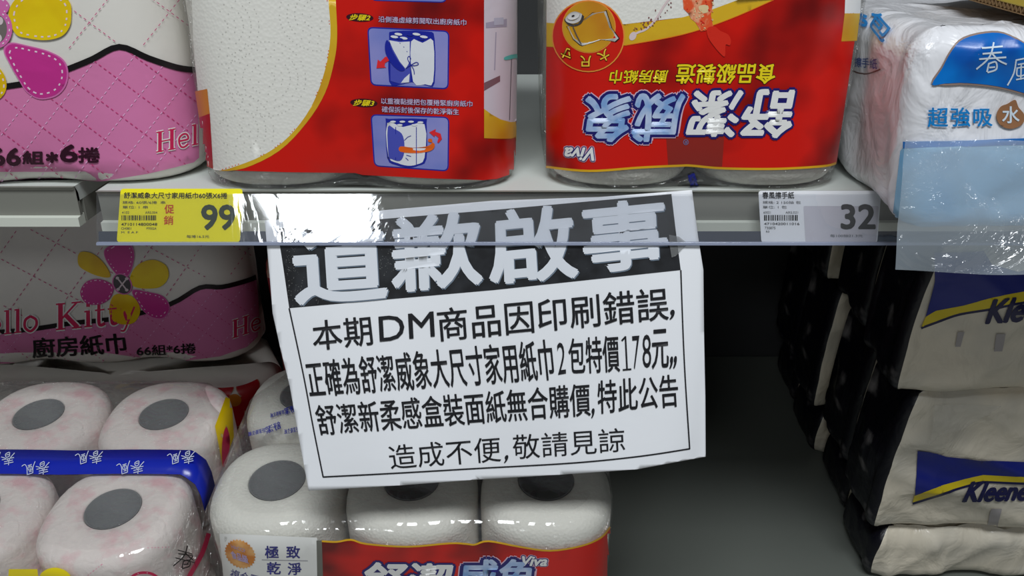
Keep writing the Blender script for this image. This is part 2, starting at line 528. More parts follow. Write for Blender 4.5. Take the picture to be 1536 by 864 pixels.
def rolls(pk, parent, rows, rad_core, m, name, tiers=1, gap=0.0012):
    R = pk.R; h = (pk.H - 0.001) / tiers
    re = min(pk.rt, pk.rb)
    for t in range(tiers):
        for j in range(rows):
            for i in range(pk.n):
                me, mc = roll_mesh(R - gap, h - 0.0012, rad_core, max(pk.rt, 0.004) if t == tiers - 1 else re, m)
                o = bpy.data.objects.new(name, me); C.objects.link(o); o.parent = parent
                z0 = t * h + 0.0006
                o.location = ((i - (pk.n - 1) / 2) * 2 * R, R + j * 2 * R + 0.0008 + pk.lean * z0, z0)
                if pk.lean:      # the soft pack leans as a shear; follow it
                    o.matrix_basis = Matrix.Translation(o.location) @ Matrix(((1, 0, 0, 0), (0, 1, pk.lean, 0), (0, 0, 1, 0), (0, 0, 0, 1)))
                c = bpy.data.objects.new('core', mc); C.objects.link(c); c.parent = o

# ------------------------------------------------------------------ the setting and shelving
TILT = 8.0
tt = math.tan(math.radians(TILT))
def low(Y): return -0.4786 + tt * Y
BACK = 0.50
wall = box('wall_back', (-1.1, 1.1, BACK, BACK + 0.02, -0.75, 0.9), M_dark); tag(wall, kind='structure')
fl = box('floor', (-3, 3, -5, 0.6, -1.35, -1.3), mat('store_floor', rgb(190, 188, 180), 0.35, 0.5)); tag(fl, kind='structure')

# upper shelf boards: right bay and left bay, with the gap between them
XR0, XR1 = -0.3055, 0.86
XL0, XL1 = -1.0, -0.3275
def upper_shelf(x0, x1, setback, label):
    t = empty('metal_shelf', MT((x0 + x1) / 2, 0, 0), label=label, cat='shelf')
    a, b = x0 - (x0 + x1) / 2, x1 - (x0 + x1) / 2
    s = setback
    box('shelf_board', (a, b, s + 0.004, BACK - 0.001, -0.012, 0.0), M_shelf, t)
    # pressed front channel: grey recessed face above a white lip
    extrude_x('front_channel', [(s + 0.0005, 0.0), (s + 0.004, 0.0), (s + 0.007, -0.006), (s + 0.007, -0.023), (s + 0.0035, -0.023), (s + 0.0035, -0.003), (s + 0.002, -0.001)], a, b, M_metal, t)
    extrude_x('bottom_lip', [(s - 0.001, -0.0235), (s + 0.009, -0.0225), (s + 0.009, -0.0305), (s - 0.001, -0.0305)], a, b, M_lip, t)
    for sx in (a, b - 0.003): box('side_plate', (sx, sx + 0.003, s + 0.012, 0.45, -0.03, -0.012), M_metal, t)
    return t
upper_shelf(XR0, XR1, 0.0, 'long pale metal shelf carrying the kitchen roll packs, above the empty dark slot')
upper_shelf(XL0, XL1, 0.011, 'bare-edged pale metal shelf end at far left under the big pink pack')
up = empty('shelf_upright', MT(-0.3165, BACK - 0.03, 0), label='dark olive slotted upright in the gap between the two upper shelves', cat='post')
box('post', (-0.0075, 0.0075, 0, 0.029, -0.6, 0.6), mat('olive_post', rgb(96, 100, 82), 0.5, 0.4), up)
for k in range(30):
    box('slot', (-0.003, 0.003, -0.0006, 0.0, -0.55 + 0.038 * k, -0.53 + 0.038 * k), mat('slot_black', rgb(14, 14, 14), 0.8), up)

lo = empty('metal_shelf', MT(0, 0, -0.4786, rx=TILT), label='lower sloping grey metal shelf with the empty slot beside the napkin bags', cat='shelf')
box('shelf_board', (-0.95, 0.86, -0.12, 0.503, -0.02, 0.0), mat('low_enamel', rgb(104, 108, 102), 0.42, 0.5, bump=('noise', 160, 0.04)), lo, bevel=0.002)
box('front_channel', (-0.95, 0.86, -0.126, -0.12, -0.045, 0.002), M_metal, lo, bevel=0.001)

# ------------------------------------------------------------------ clear label holder and tags
HZ = -0.033; HS = 0.43                            # the holder slopes: bottom edge stands out 14 mm
def FH(x, z): return -0.0045 + HS * np.asarray(z, float) + 0 * np.asarray(x, float)
hold = empty('label_holder', MT(0.27, -0.01, -0.016), label='long clear plastic label holder clipped on the upper shelf edge', cat='label holder')
def hl(prof): return [(y + 0.01, z + 0.016) for y, z in prof]
hx0, hx1 = -0.3015 - 0.27, 0.86 - 0.27
M_clear = film('clear_rigid', tint=(0.985, 0.99, 1.0, 1), gloss=2.0, rough=0.045, scale=9, strength=0.035, stretch=(1, 0.3, 1), haze=0.02)
f0 = lambda z, o: float(FH(0, z)) - o
extrude_x('clear_front', hl([(f0(0.0, 0.0016), 0.0005), (f0(HZ, 0.0016), HZ), (f0(HZ, 0.0012), HZ), (f0(0, 0.0012), 0.0005)]), hx0, hx1, M_clear, hold)
extrude_x('bottom_rib', hl([(f0(HZ, 0.0022), HZ + 0.0012), (f0(HZ, 0.0026), HZ - 0.0006), (f0(HZ, -0.0006), HZ - 0.001), (f0(HZ, -0.0004), HZ + 0.0012)]), hx0, hx1,
          mat('rib_plastic', rgb(150, 158, 180), 0.15, 0.6), hold)
extrude_x('back_strip', hl([(f0(-0.0255, -0.0012), -0.0255), (f0(HZ, -0.0012), HZ), (f0(HZ, -0.0018), HZ), (f0(-0.0255, -0.0018), -0.0255)]), hx0, hx1,
          mat('grey_plastic', rgb(70, 76, 88), 0.4, 0.5), hold)

WM = Matrix.Identity(4)
def flat_thing(name, F, outline, m, thick, rootpt, g=None, **tags):
    """a sheet whose outline lies on y=F(x,z) in world space, given its own thickness"""
    root = empty(name, Matrix.Translation(rootpt), **tags)
    S = Surf(WM, F, t0=0.3, t1=1.0)
    pr = Print(S, root, base=0.0)
    def shift(o):
        for v in o.data.vertices: v.co -= Vector(rootpt)
    return root, S, pr, shift
def FT(x, z): return FH(x, z) - 0.0003

black = matte('black', 26, 28, 32); grey = matte('grey_ink', 70, 74, 76)
# yellow tag
TAGP = (-0.243, -0.012, -0.018)
root, S, pr, shift = flat_thing('price_tag', FT, None, None, 0, TAGP, label='yellow price tag reading 99 in the clear holder at left', cat='price tag')
yel = matte('tag_yellow', 252, 240, 24, 0.5)
pr.poly('card', rrect([(181, 283), (364, 283), (360, 363), (175, 363)], 5), yel, 0, None)
pr.box_text('lettering', '99', 303, 308, 352, 344, matte('tag_digit', 62, 74, 62), layer=2, offset=0.028)
pr.text('lettering', '舒潔威象大尺寸家用紙巾60張X6捲', [(186, 288.5), (341, 289), (341, 298), (186, 297.5)], black, layer=2, offset=0.012)
pr.box_text('lettering', '規格: 60張/6捲  串', 184, 301.5, 248, 306, grey)
pr.box_text('lettering', '單位: 1 串', 184, 308.5, 222, 313, grey)
pr.box_text('lettering', '4102', 183, 317, 194, 320.5, grey); pr.box_text('lettering', 'ARS.004', 218, 317, 236, 320.5, grey)
pr.box_text('lettering', '4710114800048', 182, 334.5, 236, 338.5, black, offset=0.01)
pr.box_text('lettering', 'CH0801', 182, 341, 197, 344.5, grey); pr.box_text('lettering', 'P7002A', 220, 341, 235, 344.5, grey)
pr.box_text('lettering', 'M  E A F', 182, 347, 207, 350, grey)
pr.box_text('lettering', '每捲16.5元', 280, 352.5, 314, 357, grey)
redt = matte('tag_red', 214, 74, 34)
pr.box_text('lettering', '促', 247, 307, 261, 320, redt, offset=0.02); pr.box_text('lettering', '銷', 246, 323.5, 260, 337, redt, offset=0.01)
rr = random.Random(3); x = 182.5
while x < 235:
    wd = rr.choice([0.7, 0.9, 1.4, 1.9]); pr.poly('barcode', [(x, 323), (x + wd, 323), (x + wd, 330.5), (x, 330.5)], black, 2, None); x += wd + rr.choice([0.7, 1.0, 1.5])
for o in pr.finish().values(): shift(o)

TAGP = (0.232, -0.012, -0.018)
root, S, pr, shift = flat_thing('price_tag', FT, None, None, 0, TAGP, label='white price tag for hand towels, partly hidden behind the blue and white bag', cat='price tag')
pr.poly('card', rrect([(1137.5, 286), (1322, 286), (1316, 364), (1142, 364)], 5), matte('tag_white', 226, 228, 232, 0.5), 0, None)
pr.poly('price_box', rrect([(1205, 309), (1318, 309), (1314, 363), (1208, 363)], 3), matte('tag_grey', 196, 194, 202, 0.5), 1, None)
pr.box_text('lettering', '春風擦手紙', 1143.5, 288, 1191, 298, black, offset=0.018)
pr.box_text('lettering', '規格: 2 150抽 包', 1144, 301.5, 1201, 306, grey); pr.box_text('lettering', '單位: 1 包', 1144, 308.5, 1180, 313, grey)
pr.box_text('lettering', '60021', 1145, 317, 1156, 320.5, grey); pr.box_text('lettering', 'ARS.021', 1178, 317, 1197, 320.5, grey)
pr.box_text('lettering', '4710420011016', 1146, 334, 1199, 337.5, black, offset=0.01)
pr.box_text('lettering', '730875', 1147, 340, 1163, 344, grey); pr.box_text('lettering', 'R0', 1149, 346, 1154, 349, grey)
pr.box_text('lettering', '32', 1262, 307.5, 1312, 343, black, offset=0.03)
pr.box_text('lettering', '每100抽21.3元', 1245, 351.5, 1294, 356, grey)
x = 1146
while x < 1197:
    wd = rr.choice([0.8, 1.1, 1.6, 2.1]); pr.poly('barcode', [(x, 322.5), (x + wd, 322.5), (x + wd, 331), (x, 331)], black, 2, None); x += wd + rr.choice([0.7, 1.1, 1.6])
for o in pr.finish().values(): shift(o)

# ------------------------------------------------------------------ the apology notice
def FN(x, z):
    x = np.asarray(x, float); z = np.asarray(z, float)
    zz = np.minimum(z - HZ, 0)
    y = -0.0040 + HS * np.maximum(z, HZ) + 0.255 * zz
    k = np.clip(-zz / 0.16, 0, 1)
    y = y + k * (0.004 * np.sin(x * 26 + 1.2) + 0.0012 * np.sin(x * 50 + z * 20))
    y = y + k * 0.010 * np.clip((x - 0.11) / 0.035, 0, 1) ** 2
    return y
NP = (-0.02, -0.02, -0.1)
root, S, pr, shift = flat_thing('notice_sheet', FN, None, None, 0, NP, label='white paper notice with black headline taped under the shelf edge, dominating the centre', cat='notice')
M_np = mat('office_paper', rgb(246, 248, 252), 0.85, 0.2, bump=('noise', 26, 0.12))
outline = [(397, 331), (522, 320), (740, 301), (900, 295.5), (1038, 285), (1047, 354), (1055, 405), (1056, 500), (1058, 594), (1058.5, 685), (1020, 692), (955, 704), (840, 712), (720, 719), (600, 728), (463, 736),
           (449, 660), (434.6, 579), (420, 520), (409, 470), (405, 420), (400.5, 370)]
pr.lay = 0.0003
pr.poly('paper', outline, M_np, 0, (8, 8))
pr.poly('headline_band', [(416, 343), (500, 334.5), (740, 315), (1007, 291), (1014, 350), (1021, 405), (740, 435), (434, 462), (425, 400)], mat('toner_black', rgb(44, 46, 50), 0.5, 0.4, mix=(rgb(30, 31, 34), 60, 0.4, 0.6)), 1, (10, 10))
nink = mat('toner_text', rgb(24, 25, 30), 0.6, 0.4)
tw = mat('headline_white', rgb(230, 234, 241), 0.85, 0.2)
sh = mat('headline_shadow', rgb(120, 134, 150), 0.85, 0.2)
for ch, q in (('道', [(438, 342), (574, 333), (580, 446), (446, 455)]), ('歉', [(587, 329), (718, 318), (722, 424), (591, 437)]),
              ('啟', [(735, 320), (855, 308), (866, 414), (737, 426)]), ('事', [(872, 310), (996, 298), (1000, 396), (880, 409)])):
    q2 = [(p[0] + 1.4, p[1] + 1.8) for p in q]
    pr.text('headline', ch, q2, sh, 2, offset=0.03, g=(10, 10)); pr.text('headline', ch, q, tw, 3, offset=0.03, g=(10, 10))
T = lambda s, q, o=0.006: pr.text('lettering', s, q, nink, 2, offset=o, g=(10, 10))
T('本期', [(468, 482), (555, 473), (560, 517), (471, 526)], 0.008)
T('DM', [(568, 475), (650, 467), (652, 504), (570, 512)], 0.006)
T('商品因印刷錯誤', [(655, 463), (1000, 430), (1003, 479), (659, 512)], 0.008)
T(',', [(1006, 465), (1012, 464.5), (1010, 478), (1004, 479)], 0.01)
T('正確為舒潔威象大尺寸家用紙巾', [(457, 542), (826, 508), (832, 569), (466, 596)], 0.008)
T('2', [(835, 514), (847, 513), (849, 560), (837, 562)], 0.0); T('包特價', [(852, 508), (927, 502), (930, 557), (854, 561)], 0.008)
[pr.stroke('lettering', p_, 2.6, nink, 2) for p_ in ([(938, 504), (940.5, 554)], [(932.5, 511), (938.5, 504.5)], [(934, 554.6), (947, 553.4)])]; T('7', [(948, 504), (959, 503), (957, 553), (950, 554)], 0.0); T('8', [(963, 502), (976, 501), (977, 551), (964, 552)], 0.0); T('元', [(978, 495), (1001, 493), (1003, 551), (978, 553)], 0.008)
T(',,', [(1006, 535), (1015, 534), (1013, 552), (1004, 553)], 0.01)
T('舒潔新柔感盒裝面紙無合購價', [(471, 608), (884, 574), (886, 623), (480, 653)], 0.008)
T(',', [(888, 613), (892, 612), (890, 626), (887, 627)], 0.01)
T('特此公告', [(896, 571), (1015, 561), (1018, 609), (897, 621)], 0.008)
T('造成不便', [(581, 668), (750, 654), (752, 692), (587, 704)], 0.004); T(',', [(758, 683), (763, 682), (760, 693), (756, 694)], 0.01)
T('敬請見諒', [(768, 652), (936, 641), (938, 677), (770, 689)], 0.004)
for pts in ([(434, 462), (455, 560), (470, 640), (485, 715)], [(484.5, 715), (600, 709), (720, 702), (860, 694), (960, 684), (1034.5, 672.6)], [(1021, 405), (1026, 540), (1034, 673)]):
    pr.stroke('frame_line', cat(pts, 6, False), 2.1, nink, 2, g=(10, 10))
spk = mat('toner_speck', rgb(120, 122, 120), 0.7, 0.3)
rs = random.Random(11)
for (cx, cy, sx, sy, n) in ((432, 400, 8, 28, 110), (445, 440, 14, 12, 60), (520, 452, 40, 5, 70), (578, 392, 12, 10, 70), (530, 420, 90, 20, 40), (860, 400, 90, 20, 25)):
    for _ in range(n):
        a, b = rs.gauss(cx, sx), rs.gauss(cy, sy); yb = 462 - (a - 434) * 57 / 587
        if a < 426 + (b - 366) * 0.09 or a > 1018 or b > yb - 2 or b < 368: continue
        r = rs.uniform(0.25, 0.8); pr.poly('headline_band', ell(a, b, r, r * 0.8, n=5), spk, 1.5, None)
pr.poly('tape', [(1003, 352), (1018, 355), (1032, 366), (1024, 372), (1013, 384), (1007, 386), (1004, 368)], film('tape_clear', gloss=3.0, rough=0.15, scale=120, strength=1.0, haze=0.45, hazecol=(0.35, 0.36, 0.36, 1)), 4, (4, 4))
fin = pr.finish()
for o in fin.values(): shift(o)
md = fin['paper'].modifiers.new('thickness', 'SOLIDIFY'); md.thickness = 0.00012; md.offset = 0

# ------------------------------------------------------------------ inks
red = mat('ink_red', rgb(216, 24, 12), 0.3, 0.5, bump=WR, mix=(rgb(104, 8, 8), 10, 0.46, 0.62))
red2 = mat('ink_red_deep', rgb(176, 12, 12), 0.3, 0.5, bump=WR)
gold = mat('ink_gold', rgb(226, 182, 40), 0.3, 0.5, bump=WR, mix=(rgb(196, 122, 30), 11, 0.45, 0.62))
gold_line = ink('gold_line', 230, 176, 30)
white = ink('white', 240, 240, 238); navy = ink('navy', 30, 28, 110); ltblue = mat('ink_light_blue', rgb(196, 212, 240), 0.3, 0.5, bump=WR, mix=(rgb(130, 170, 222), 60, 0.4, 0.6))
pale = ink('pale_pink', 226, 190, 210); yellow = ink('yellow', 245, 222, 30); blackp = ink('black', 22, 18, 20)
M_quilt = mat('printed_towel', rgb(236, 234, 226), 0.5, 0.4, bump=('dots', 420, 0.10))
lilac = mat('ink_lilac', rgb(150, 150, 214), 0.3, 0.5, bump=WR, mix=(rgb(120, 132, 206), 18, 0.4, 0.6))
blue = ink('blue', 28, 40, 160); blue2 = ink('mid_blue', 76, 84, 186); orange = ink('orange', 238, 104, 24); redarrow = ink('arrow_red', 232, 44, 52)

# ------------------------------------------------------------------ upper kitchen-roll pack with the instructions
def kitchen_pack(pk, label, back_red=True):
    t = empty('kitchen_roll_pack', pk.M, label=label, cat='kitchen rolls')
    return t
GRP = 'red kitchen roll packs on the upper shelf'
pk = Pack(MT(-0.1165, -0.001, 0.0), 0.238, 0.236, 0.235, rb=0.007, rt=0.015, n=2, dip=0.0015, dipend=0.012, lean=0.03, bulge=0.001)
t = kitchen_pack(pk, 'red kitchen roll pack with two blue instruction pictures, above the yellow tag'); t['group'] = GRP
rolls(pk, t, 2, 0.022, M_paper_roll, 'kitchen_roll')
pk.body('clear_wrap', M_film, t)
S = pk.front(); pr = Print(S, t)
G = (7, 16)
pr.poly('printed_label', [(296, -40), (300, 60), (312, 170), (318, 252), (332, 255), (430, 258), (533, 259), (544, 262), (640, 267), (724, 270), (745, 268), (762, 262), (775, 254), (779.5, 240), (782, -40)], red, 0, G)
pr.poly('printed_label', cat([(493, -40), (493, 0), (496, 52), (488, 104), (467, 160), (433, 205), (394, 233), (349, 251), (330, 256), (367, 252), (419, 226), (460, 184), (488, 139), (502, 90), (506, 52), (504, 0), (504, -40)], 4), gold, 1, G)
pr.poly('towel_picture', [(288, -40), (291, 60), (298, 137), (314, 250), (322, 254)] + cat([(330, 255.5), (349, 251), (394, 233), (433, 205), (467, 160), (488, 104), (496, 52), (493, 0), (493, -40)], 4, False), M_quilt, 1.2, G)
pr.stroke('towel_picture', cat([(334, 254), (394, 232), (433, 203), (467, 158), (488, 102), (495, 52), (491, 0)], 5, False), 1.2, orange, 2.5, dash=(2.5, 2.5))
pr.poly('printed_label', [(294, 137), (312, 133), (316, 170), (300, 176)], ink('band_orange', 214, 132, 40), 2, (3, 12))
pr.poly('printed_label', [(300, 176), (316, 170), (321, 253), (309, 248)], red2, 2, (3, 12))
towel_dot = ink('towel_dot', 205, 203, 196); towel_poly = [(322, -20), (326, 120), (334, 240), (394, 226), (430, 200), (462, 156), (482, 102), (488, 52), (486, -20)]
for cx, cy in ((400, 118), (330, 40), (478, 20), (352, 196)):
    for r_ in range(12, 66, 11):
        rg = ell(cx, cy, r_ * 1.05, r_, 0, 40); pr.stroke('towel_picture', rg + [rg[0]], 1.5, towel_dot, 2.2, dash=(3.1, 3.4), clip=towel_poly)
# right hand side panel: kitchen photo, gold band
kw = ink('kitchen_pale', 214, 202, 212)
pr.poly('kitchen_picture', [(725.5, -30), (784, -30), (784, 181), (765, 183), (750, 179), (736, 171), (725.5, 163)], kw, 1, (3.5, 16))
pr.poly('kitchen_picture', [(725.5, 124), (749, 113), (749, 122), (725.5, 136)], ink('counter', 128, 92, 100), 2, (4, 20))
pr.poly('kitchen_picture', [(728, 34), (759, 28), (759, 40), (728, 42)], ink('tap_grey', 168, 158, 178), 2, (4, 20))
pr.poly('kitchen_picture', [(740, 27), (754, 26), (754, 37), (740, 38)], ink('sill', 186, 182, 200), 3, (4, 20))
pr.stroke('kitchen_picture', [(743, 48), (741, 105)], 1.5, ink('tap_grey', 168, 158, 178), 2)
pr.stroke('kitchen_picture', [(766, 88), (763, 180)], 1.0, ink('line_dark', 90, 70, 84), 2)
pr.poly('kitchen_picture', cat([(755, 86), (765, 82), (775, 80), (778, 72), (782, 74), (781, 86), (772, 87), (757, 90)], 3), ink('teal', 92, 190, 182), 3, (3.5, 20))
pr.poly('printed_label', [(725.5, 163), (736, 171), (750, 179), (765, 183), (783, 181), (781, 203), (765, 208), (749, 208), (725.5, 207)], gold, 2, (4, 16))
# instruction pictures
def step_box(q):
    pr.poly('instruction_picture', rrect(q, 9), blue, 1, G); c = np.mean(np.array(q), 0)
    qi = [tuple(c + (np.array(p) - c) * np.array([0.967, 0.955])) for p in q]
    pr.poly('instruction_picture', rrect(qi, 7), lilac, 2, G)
step_box([(555, -60), (671, -58), (670, 4), (556, 1)])
step_box([(551, 40), (674, 46), (673, 134), (556, 128)])
step_box([(556, 171), (674, 175), (673, 257), (561, 249)])
iw = ink('diagram_white', 232, 234, 240)
# step 2 picture
pr.poly('instruction_picture', cat([(584, 58), (590, 47), (641, 47), (652, 58), (652, 124), (640, 128), (618, 123), (600, 127), (584, 122)], 3), blue, 3, G)
pr.poly('instruction_picture', [(586, 60), (616, 62), (616, 123), (603, 126), (586, 121)], blue2, 4, G)
pr.poly('instruction_picture', cat([(617, 62), (634, 64), (650, 61), (650, 122), (638, 126), (620, 122)], 3), iw, 4, G)
pr.poly('instruction_picture', [(584, 60), (600, 63), (615, 62), (615, 92), (609, 103), (600, 92), (590, 74)], iw, 5, None)
pr.poly('instruction_picture', cat([(582, 60), (590, 78), (600, 94), (608, 104), (600, 106), (588, 96), (579, 80), (578, 66)], 3), blue, 6, None)
pr.poly('instruction_picture', [(615, 110), (607, 117), (602, 124), (614, 123)], iw, 6, None)
for a, b in ((598, 51), (625, 51), (636, 55), (606, 57), (592, 55)):
    pr.poly('instruction_picture', ell(a, b, 6, 2, 8, 10), iw, 5, None)
for a, b in ((600, 58), (632, 58), (615, 52)):
    pr.poly('instruction_picture', ell(a, b, 5, 1.6, 8, 10), blue, 6, None)
pr.stroke('instruction_picture', [(600, 64), (608, 72), (614, 82)], 0.9, blue, 6, dash=(2, 2))
for pts in ([(609, 102), (617, 97), (625, 93), (628, 96), (622, 98), (616, 97)], [(617, 97), (621, 104), (622, 111)], [(616, 96), (612, 88), (614, 84), (617, 88)]):
    pr.stroke('instruction_picture', cat(pts, 4, False), 1.1, blue, 7)
pr.poly('instruction_picture', [(565, 102), (567, 89), (571, 92), (578, 85), (587, 84), (585, 90), (578, 94), (577, 99), (580, 101)], redarrow, 5, None)
# step 3 picture
pr.poly('instruction_picture', cat([(579, 182), (584, 178), (636, 178), (640, 184), (640, 238), (628, 248), (614, 251), (594, 247), (581, 236)], 3), blue, 3, G)
pr.poly('instruction_picture', cat([(581, 184), (605, 190), (637, 186), (637, 236), (626, 246), (612, 248), (597, 244), (583, 234)], 3), iw, 4, G)
pr.poly('instruction_picture', cat([(582, 190), (592, 193), (603, 200), (607, 214), (606, 232), (600, 241), (588, 238), (583, 232)], 3), blue2, 5, None)
pr.stroke('instruction_picture', [(594, 190), (594, 240)], 1.0, blue, 6); pr.stroke('instruction_picture', [(625, 190), (625, 246)], 1.0, blue, 6)
for a, b in ((590, 182), (604, 182), (617, 182), (631, 183), (600, 187), (622, 187)):
    pr.poly('instruction_picture', ell(a, b, 4.5, 1.6, 0, 8), iw, 6, None)
pr.poly('instruction_picture', cat([(601, 219), (620, 221), (640, 219), (648, 214), (648, 208), (643, 208), (643, 212), (651, 214), (652, 220), (645, 226), (625, 229), (601, 227)], 3), orange, 6, None)
pr.poly('instruction_picture', [(644, 198), (654, 193), (653, 197), (661, 200), (663, 208), (658, 214), (656, 213), (658, 206), (653, 202), (652, 205)], redarrow, 5, None)
for pts in ([(607, 210), (612, 205), (617, 203)], [(610, 232), (617, 234)], [(609, 236), (613, 240)]): pr.stroke('instruction_picture', pts, 0.9, blue, 6)
# captions
for c_, n_ in (((540, 26), '步驟2'), ((546, 154), '步驟3')):
    pr.poly('lettering', ell(c_[0], c_[1], 20.5, 6.3, 3, 20), ink('badge_dark', 60, 16, 30), 2, G)
    pr.text('lettering', n_, [(c_[0] - 15, c_[1] - 5), (c_[0] + 16, c_[1] - 4), (c_[0] + 15, c_[1] + 5), (c_[0] - 16, c_[1] + 4)], yellow, 3, offset=0.025, shear=0.2, g=G)
cap = ink('caption', 206, 186, 214)
pr.text('lettering', '沿側邊虛線剪開取出廚房紙巾', [(568, 24), (699, 29), (699, 38), (568, 33)], cap, 3, offset=0.012, g=G, outline=[(navy, 0.05)])
pr.text('lettering', '以重複黏提把包覆捲緊廚房紙巾', [(572, 146.5), (708, 151), (708, 160), (572, 155.5)], cap, 3, offset=0.012, g=G, outline=[(navy, 0.05)])
pr.text('lettering', '確保拆封後保存的乾淨衛生', [(573, 159), (688, 163), (688, 172), (573, 168)], cap, 3, offset=0.012, g=G, outline=[(navy, 0.05)])
pr.finish()

# ------------------------------------------------------------------ upper kitchen-roll pack standing upside down
pk = Pack(MT(0.1370, -0.001, 0.0), 0.222, 0.222, 0.235, rb=0.008, rt=0.015, n=2, dip=0.0015, dipend=0.014, lean=0.02, bulge=0.004)
t = kitchen_pack(pk, 'red kitchen roll pack standing upside down with inverted blue and white title'); t['group'] = GRP
rolls(pk, t, 2, 0.022, M_paper_roll, 'kitchen_roll')
pk.body('clear_wrap', M_film, t)
pr = Print(pk.front(), t)
bot = [(820, 250), (884, 256), (960, 251), (1020, 248), (1038, 248), (1085, 252), (1162, 253), (1233, 249), (1254, 244)]
pr.poly('printed_label', [(821, -30), (820, 120)] + cat(bot, 4, False) + [(1266, 160), (1281, 61), (1290, -30)], red, 0, G)
pr.poly('towel_picture', [(821, -30), (821, 36), (880, 38), (938, 36), (1023, 26), (1068, 14), (1106, 0), (1130, -30)], M_quilt, 1, G)
pr.poly('printed_label', [(821, 34), (880, 38), (938, 36), (980, 32), (1023, 26), (1068, 14), (1106, 0), (1130, -12), (1190, -12), (1160, 0), (1125, 16), (1092, 29.5), (1060, 42), (1023, 52), (980, 61), (938, 68), (880, 72), (821, 70)], gold, 1.5, G)
pr.stroke('printed_label', cat([(938, 68), (1023, 52), (1092, 29.5), (1160, 0)], 5, False), 1.2, orange, 2, g=G)
pr.poly('printed_label', [(1268, -30), (1292, -30), (1289, 20), (1266, 20)], white, 1, (4, 16))
pr.poly('printed_label', [(1266, 20), (1289, 19), (1284, 61), (1261, 62)], gold, 1, (4, 16))
pr.stroke('printed_label', cat(bot, 6, False), 3.4, gold_line, 1.5, g=G)
pr.poly('printed_label', [(999, 206), (1086, 204), (1083, 249), (1002, 248)], ink('red_patch', 150, 40, 32), 1, G)
# roll badge
pr.poly('badge', ell(883, 54, 54, 54, n=40), ink('badge_rim', 240, 150, 60), 3, G)
pr.poly('badge', ell(883, 54, 52, 52, n=40), ink('badge_red', 214, 30, 14), 4, G)
pr.poly('badge', ell(884, 40, 39.5, 39.5, n=36), ink('badge_rim', 240, 150, 60), 5, G)
pr.poly('badge', ell(884, 40, 38, 38, n=36), gold, 6, G)
sheet = [(853, 39.5), (862, 38), (876, 30.5), (889, 20), (909, 16.5), (917, 42), (927.5, 57), (922, 62), (911.6, 60), (901.5, 59), (889, 63.6), (875, 68), (871, 66.4), (862, 58.5)]
pr.poly('badge', inset(sheet, 1.05), blackp, 7, None); pr.poly('badge', sheet, mat('ink_sheet', rgb(216, 214, 210), 0.3, 0.5, mix=(rgb(150, 148, 140), 45, 0.45, 0.6)), 8, None)
pr.stroke('badge', [(861, 40), (866, 52), (873, 66)], 1.6, ink('fold', 90, 84, 84), 9)
pr.poly('badge', cat([(850, 27), (851, 34), (858, 39), (868, 38), (875, 32), (875, 22)], 3), ink('roll_dark', 70, 66, 66), 8, None)
pr.poly('badge', cat([(850, 28), (853, 33), (862, 35), (871, 31), (874, 23), (873, 20), (864, 17), (856, 20)], 3), ink('roll_face', 206, 204, 202), 9, None)
pr.poly('badge', ell(862, 24, 9, 5, -18, 16), ink('roll_top', 226, 224, 222), 10, None); pr.poly('badge', ell(861.5, 23.5, 2.4, 1.2, -18, 8), blackp, 11, None)
by = ink('badge_yellow', 250, 206, 60)
for ch, cx, cy, an in (('寸', 852, 80, 205), ('尺', 879.5, 91, 180), ('大', 906, 83, 152)):
    a = math.radians(an); u = np.array([math.cos(a), math.sin(a)]) * 7.5; v = np.array([-math.sin(a), math.cos(a)]) * 8; c_ = np.array([cx, cy])
    pr.text('badge', ch, [c_ - u - v, c_ + u - v, c_ + u + v, c_ - u + v], by, 8, offset=0.02, outline=[(ink('dark_red', 90, 10, 10), 0.06)])
# prawn and sauce
prawn = mat('ink_prawn', rgb(236, 92, 50), 0.3, 0.5, mix=(rgb(240, 170, 130), 160, 0.45, 0.6))
pr.poly('food_picture', [(1022, -20), (1072, -20), (1070, 0), (1066, 23), (1069.5, 40), (1060, 45), (1051, 47), (1047, 40), (1042.5, 33), (1036, 28), (1032, 20), (1025, 13)], prawn, 3, (8, 16))
pr.poly('food_picture', cat([(1060, 43), (1070.6, 39), (1080, 46), (1091.7, 51.6), (1096, 61), (1094, 68), (1088, 67), (1087, 84), (1081, 81), (1070.6, 69), (1062, 56)], 3), ink('prawn_tail', 222, 46, 30), 4, (8, 16))
pr.poly('food_picture', cat([(1047, 10), (1055, 7), (1062, 9), (1061, 18), (1052, 19)], 3), ink('cream', 232, 208, 160), 4, None)
rs = random.Random(5)
for _ in range(34):
    a, b = rs.uniform(1028, 1070), rs.uniform(-2, 46)
    if a < 1022 + b * 0.5: continue
    th = rs.uniform(0, PI); L_ = rs.uniform(2, 4)
    pr.stroke('food_picture', [(a, b), (a + L_ * math.cos(th), b + L_ * math.sin(th))], 1.6, rs.choice([ink('cream', 232, 208, 160), ink('crumb', 244, 150, 96), ink('prawn_tail', 222, 46, 30)]), 5)
pr.stroke('food_picture', cat([(1006, -5), (996, 8), (990, 18), (980, 33), (968, 44), (958, 48), (950, 52)], 5, False), 3.2, ink('sauce', 226, 206, 206), 3)
pr.poly('food_picture', ell(949, 54, 5, 7, 30, 12), ink('sauce', 226, 206, 206), 3, None)
for _ in range(26):
    k = rs.random(); a = 1012 - 60 * k + rs.gauss(0, 4); b = 48 * k ** 0.8 + rs.gauss(0, 4)
    pr.poly('food_picture', ell(a, b, rs.uniform(0.7, 2), rs.uniform(0.6, 1.4), rs.uniform(0, 90), 6), ink('sauce_dark', 130, 74, 76), 4, None)
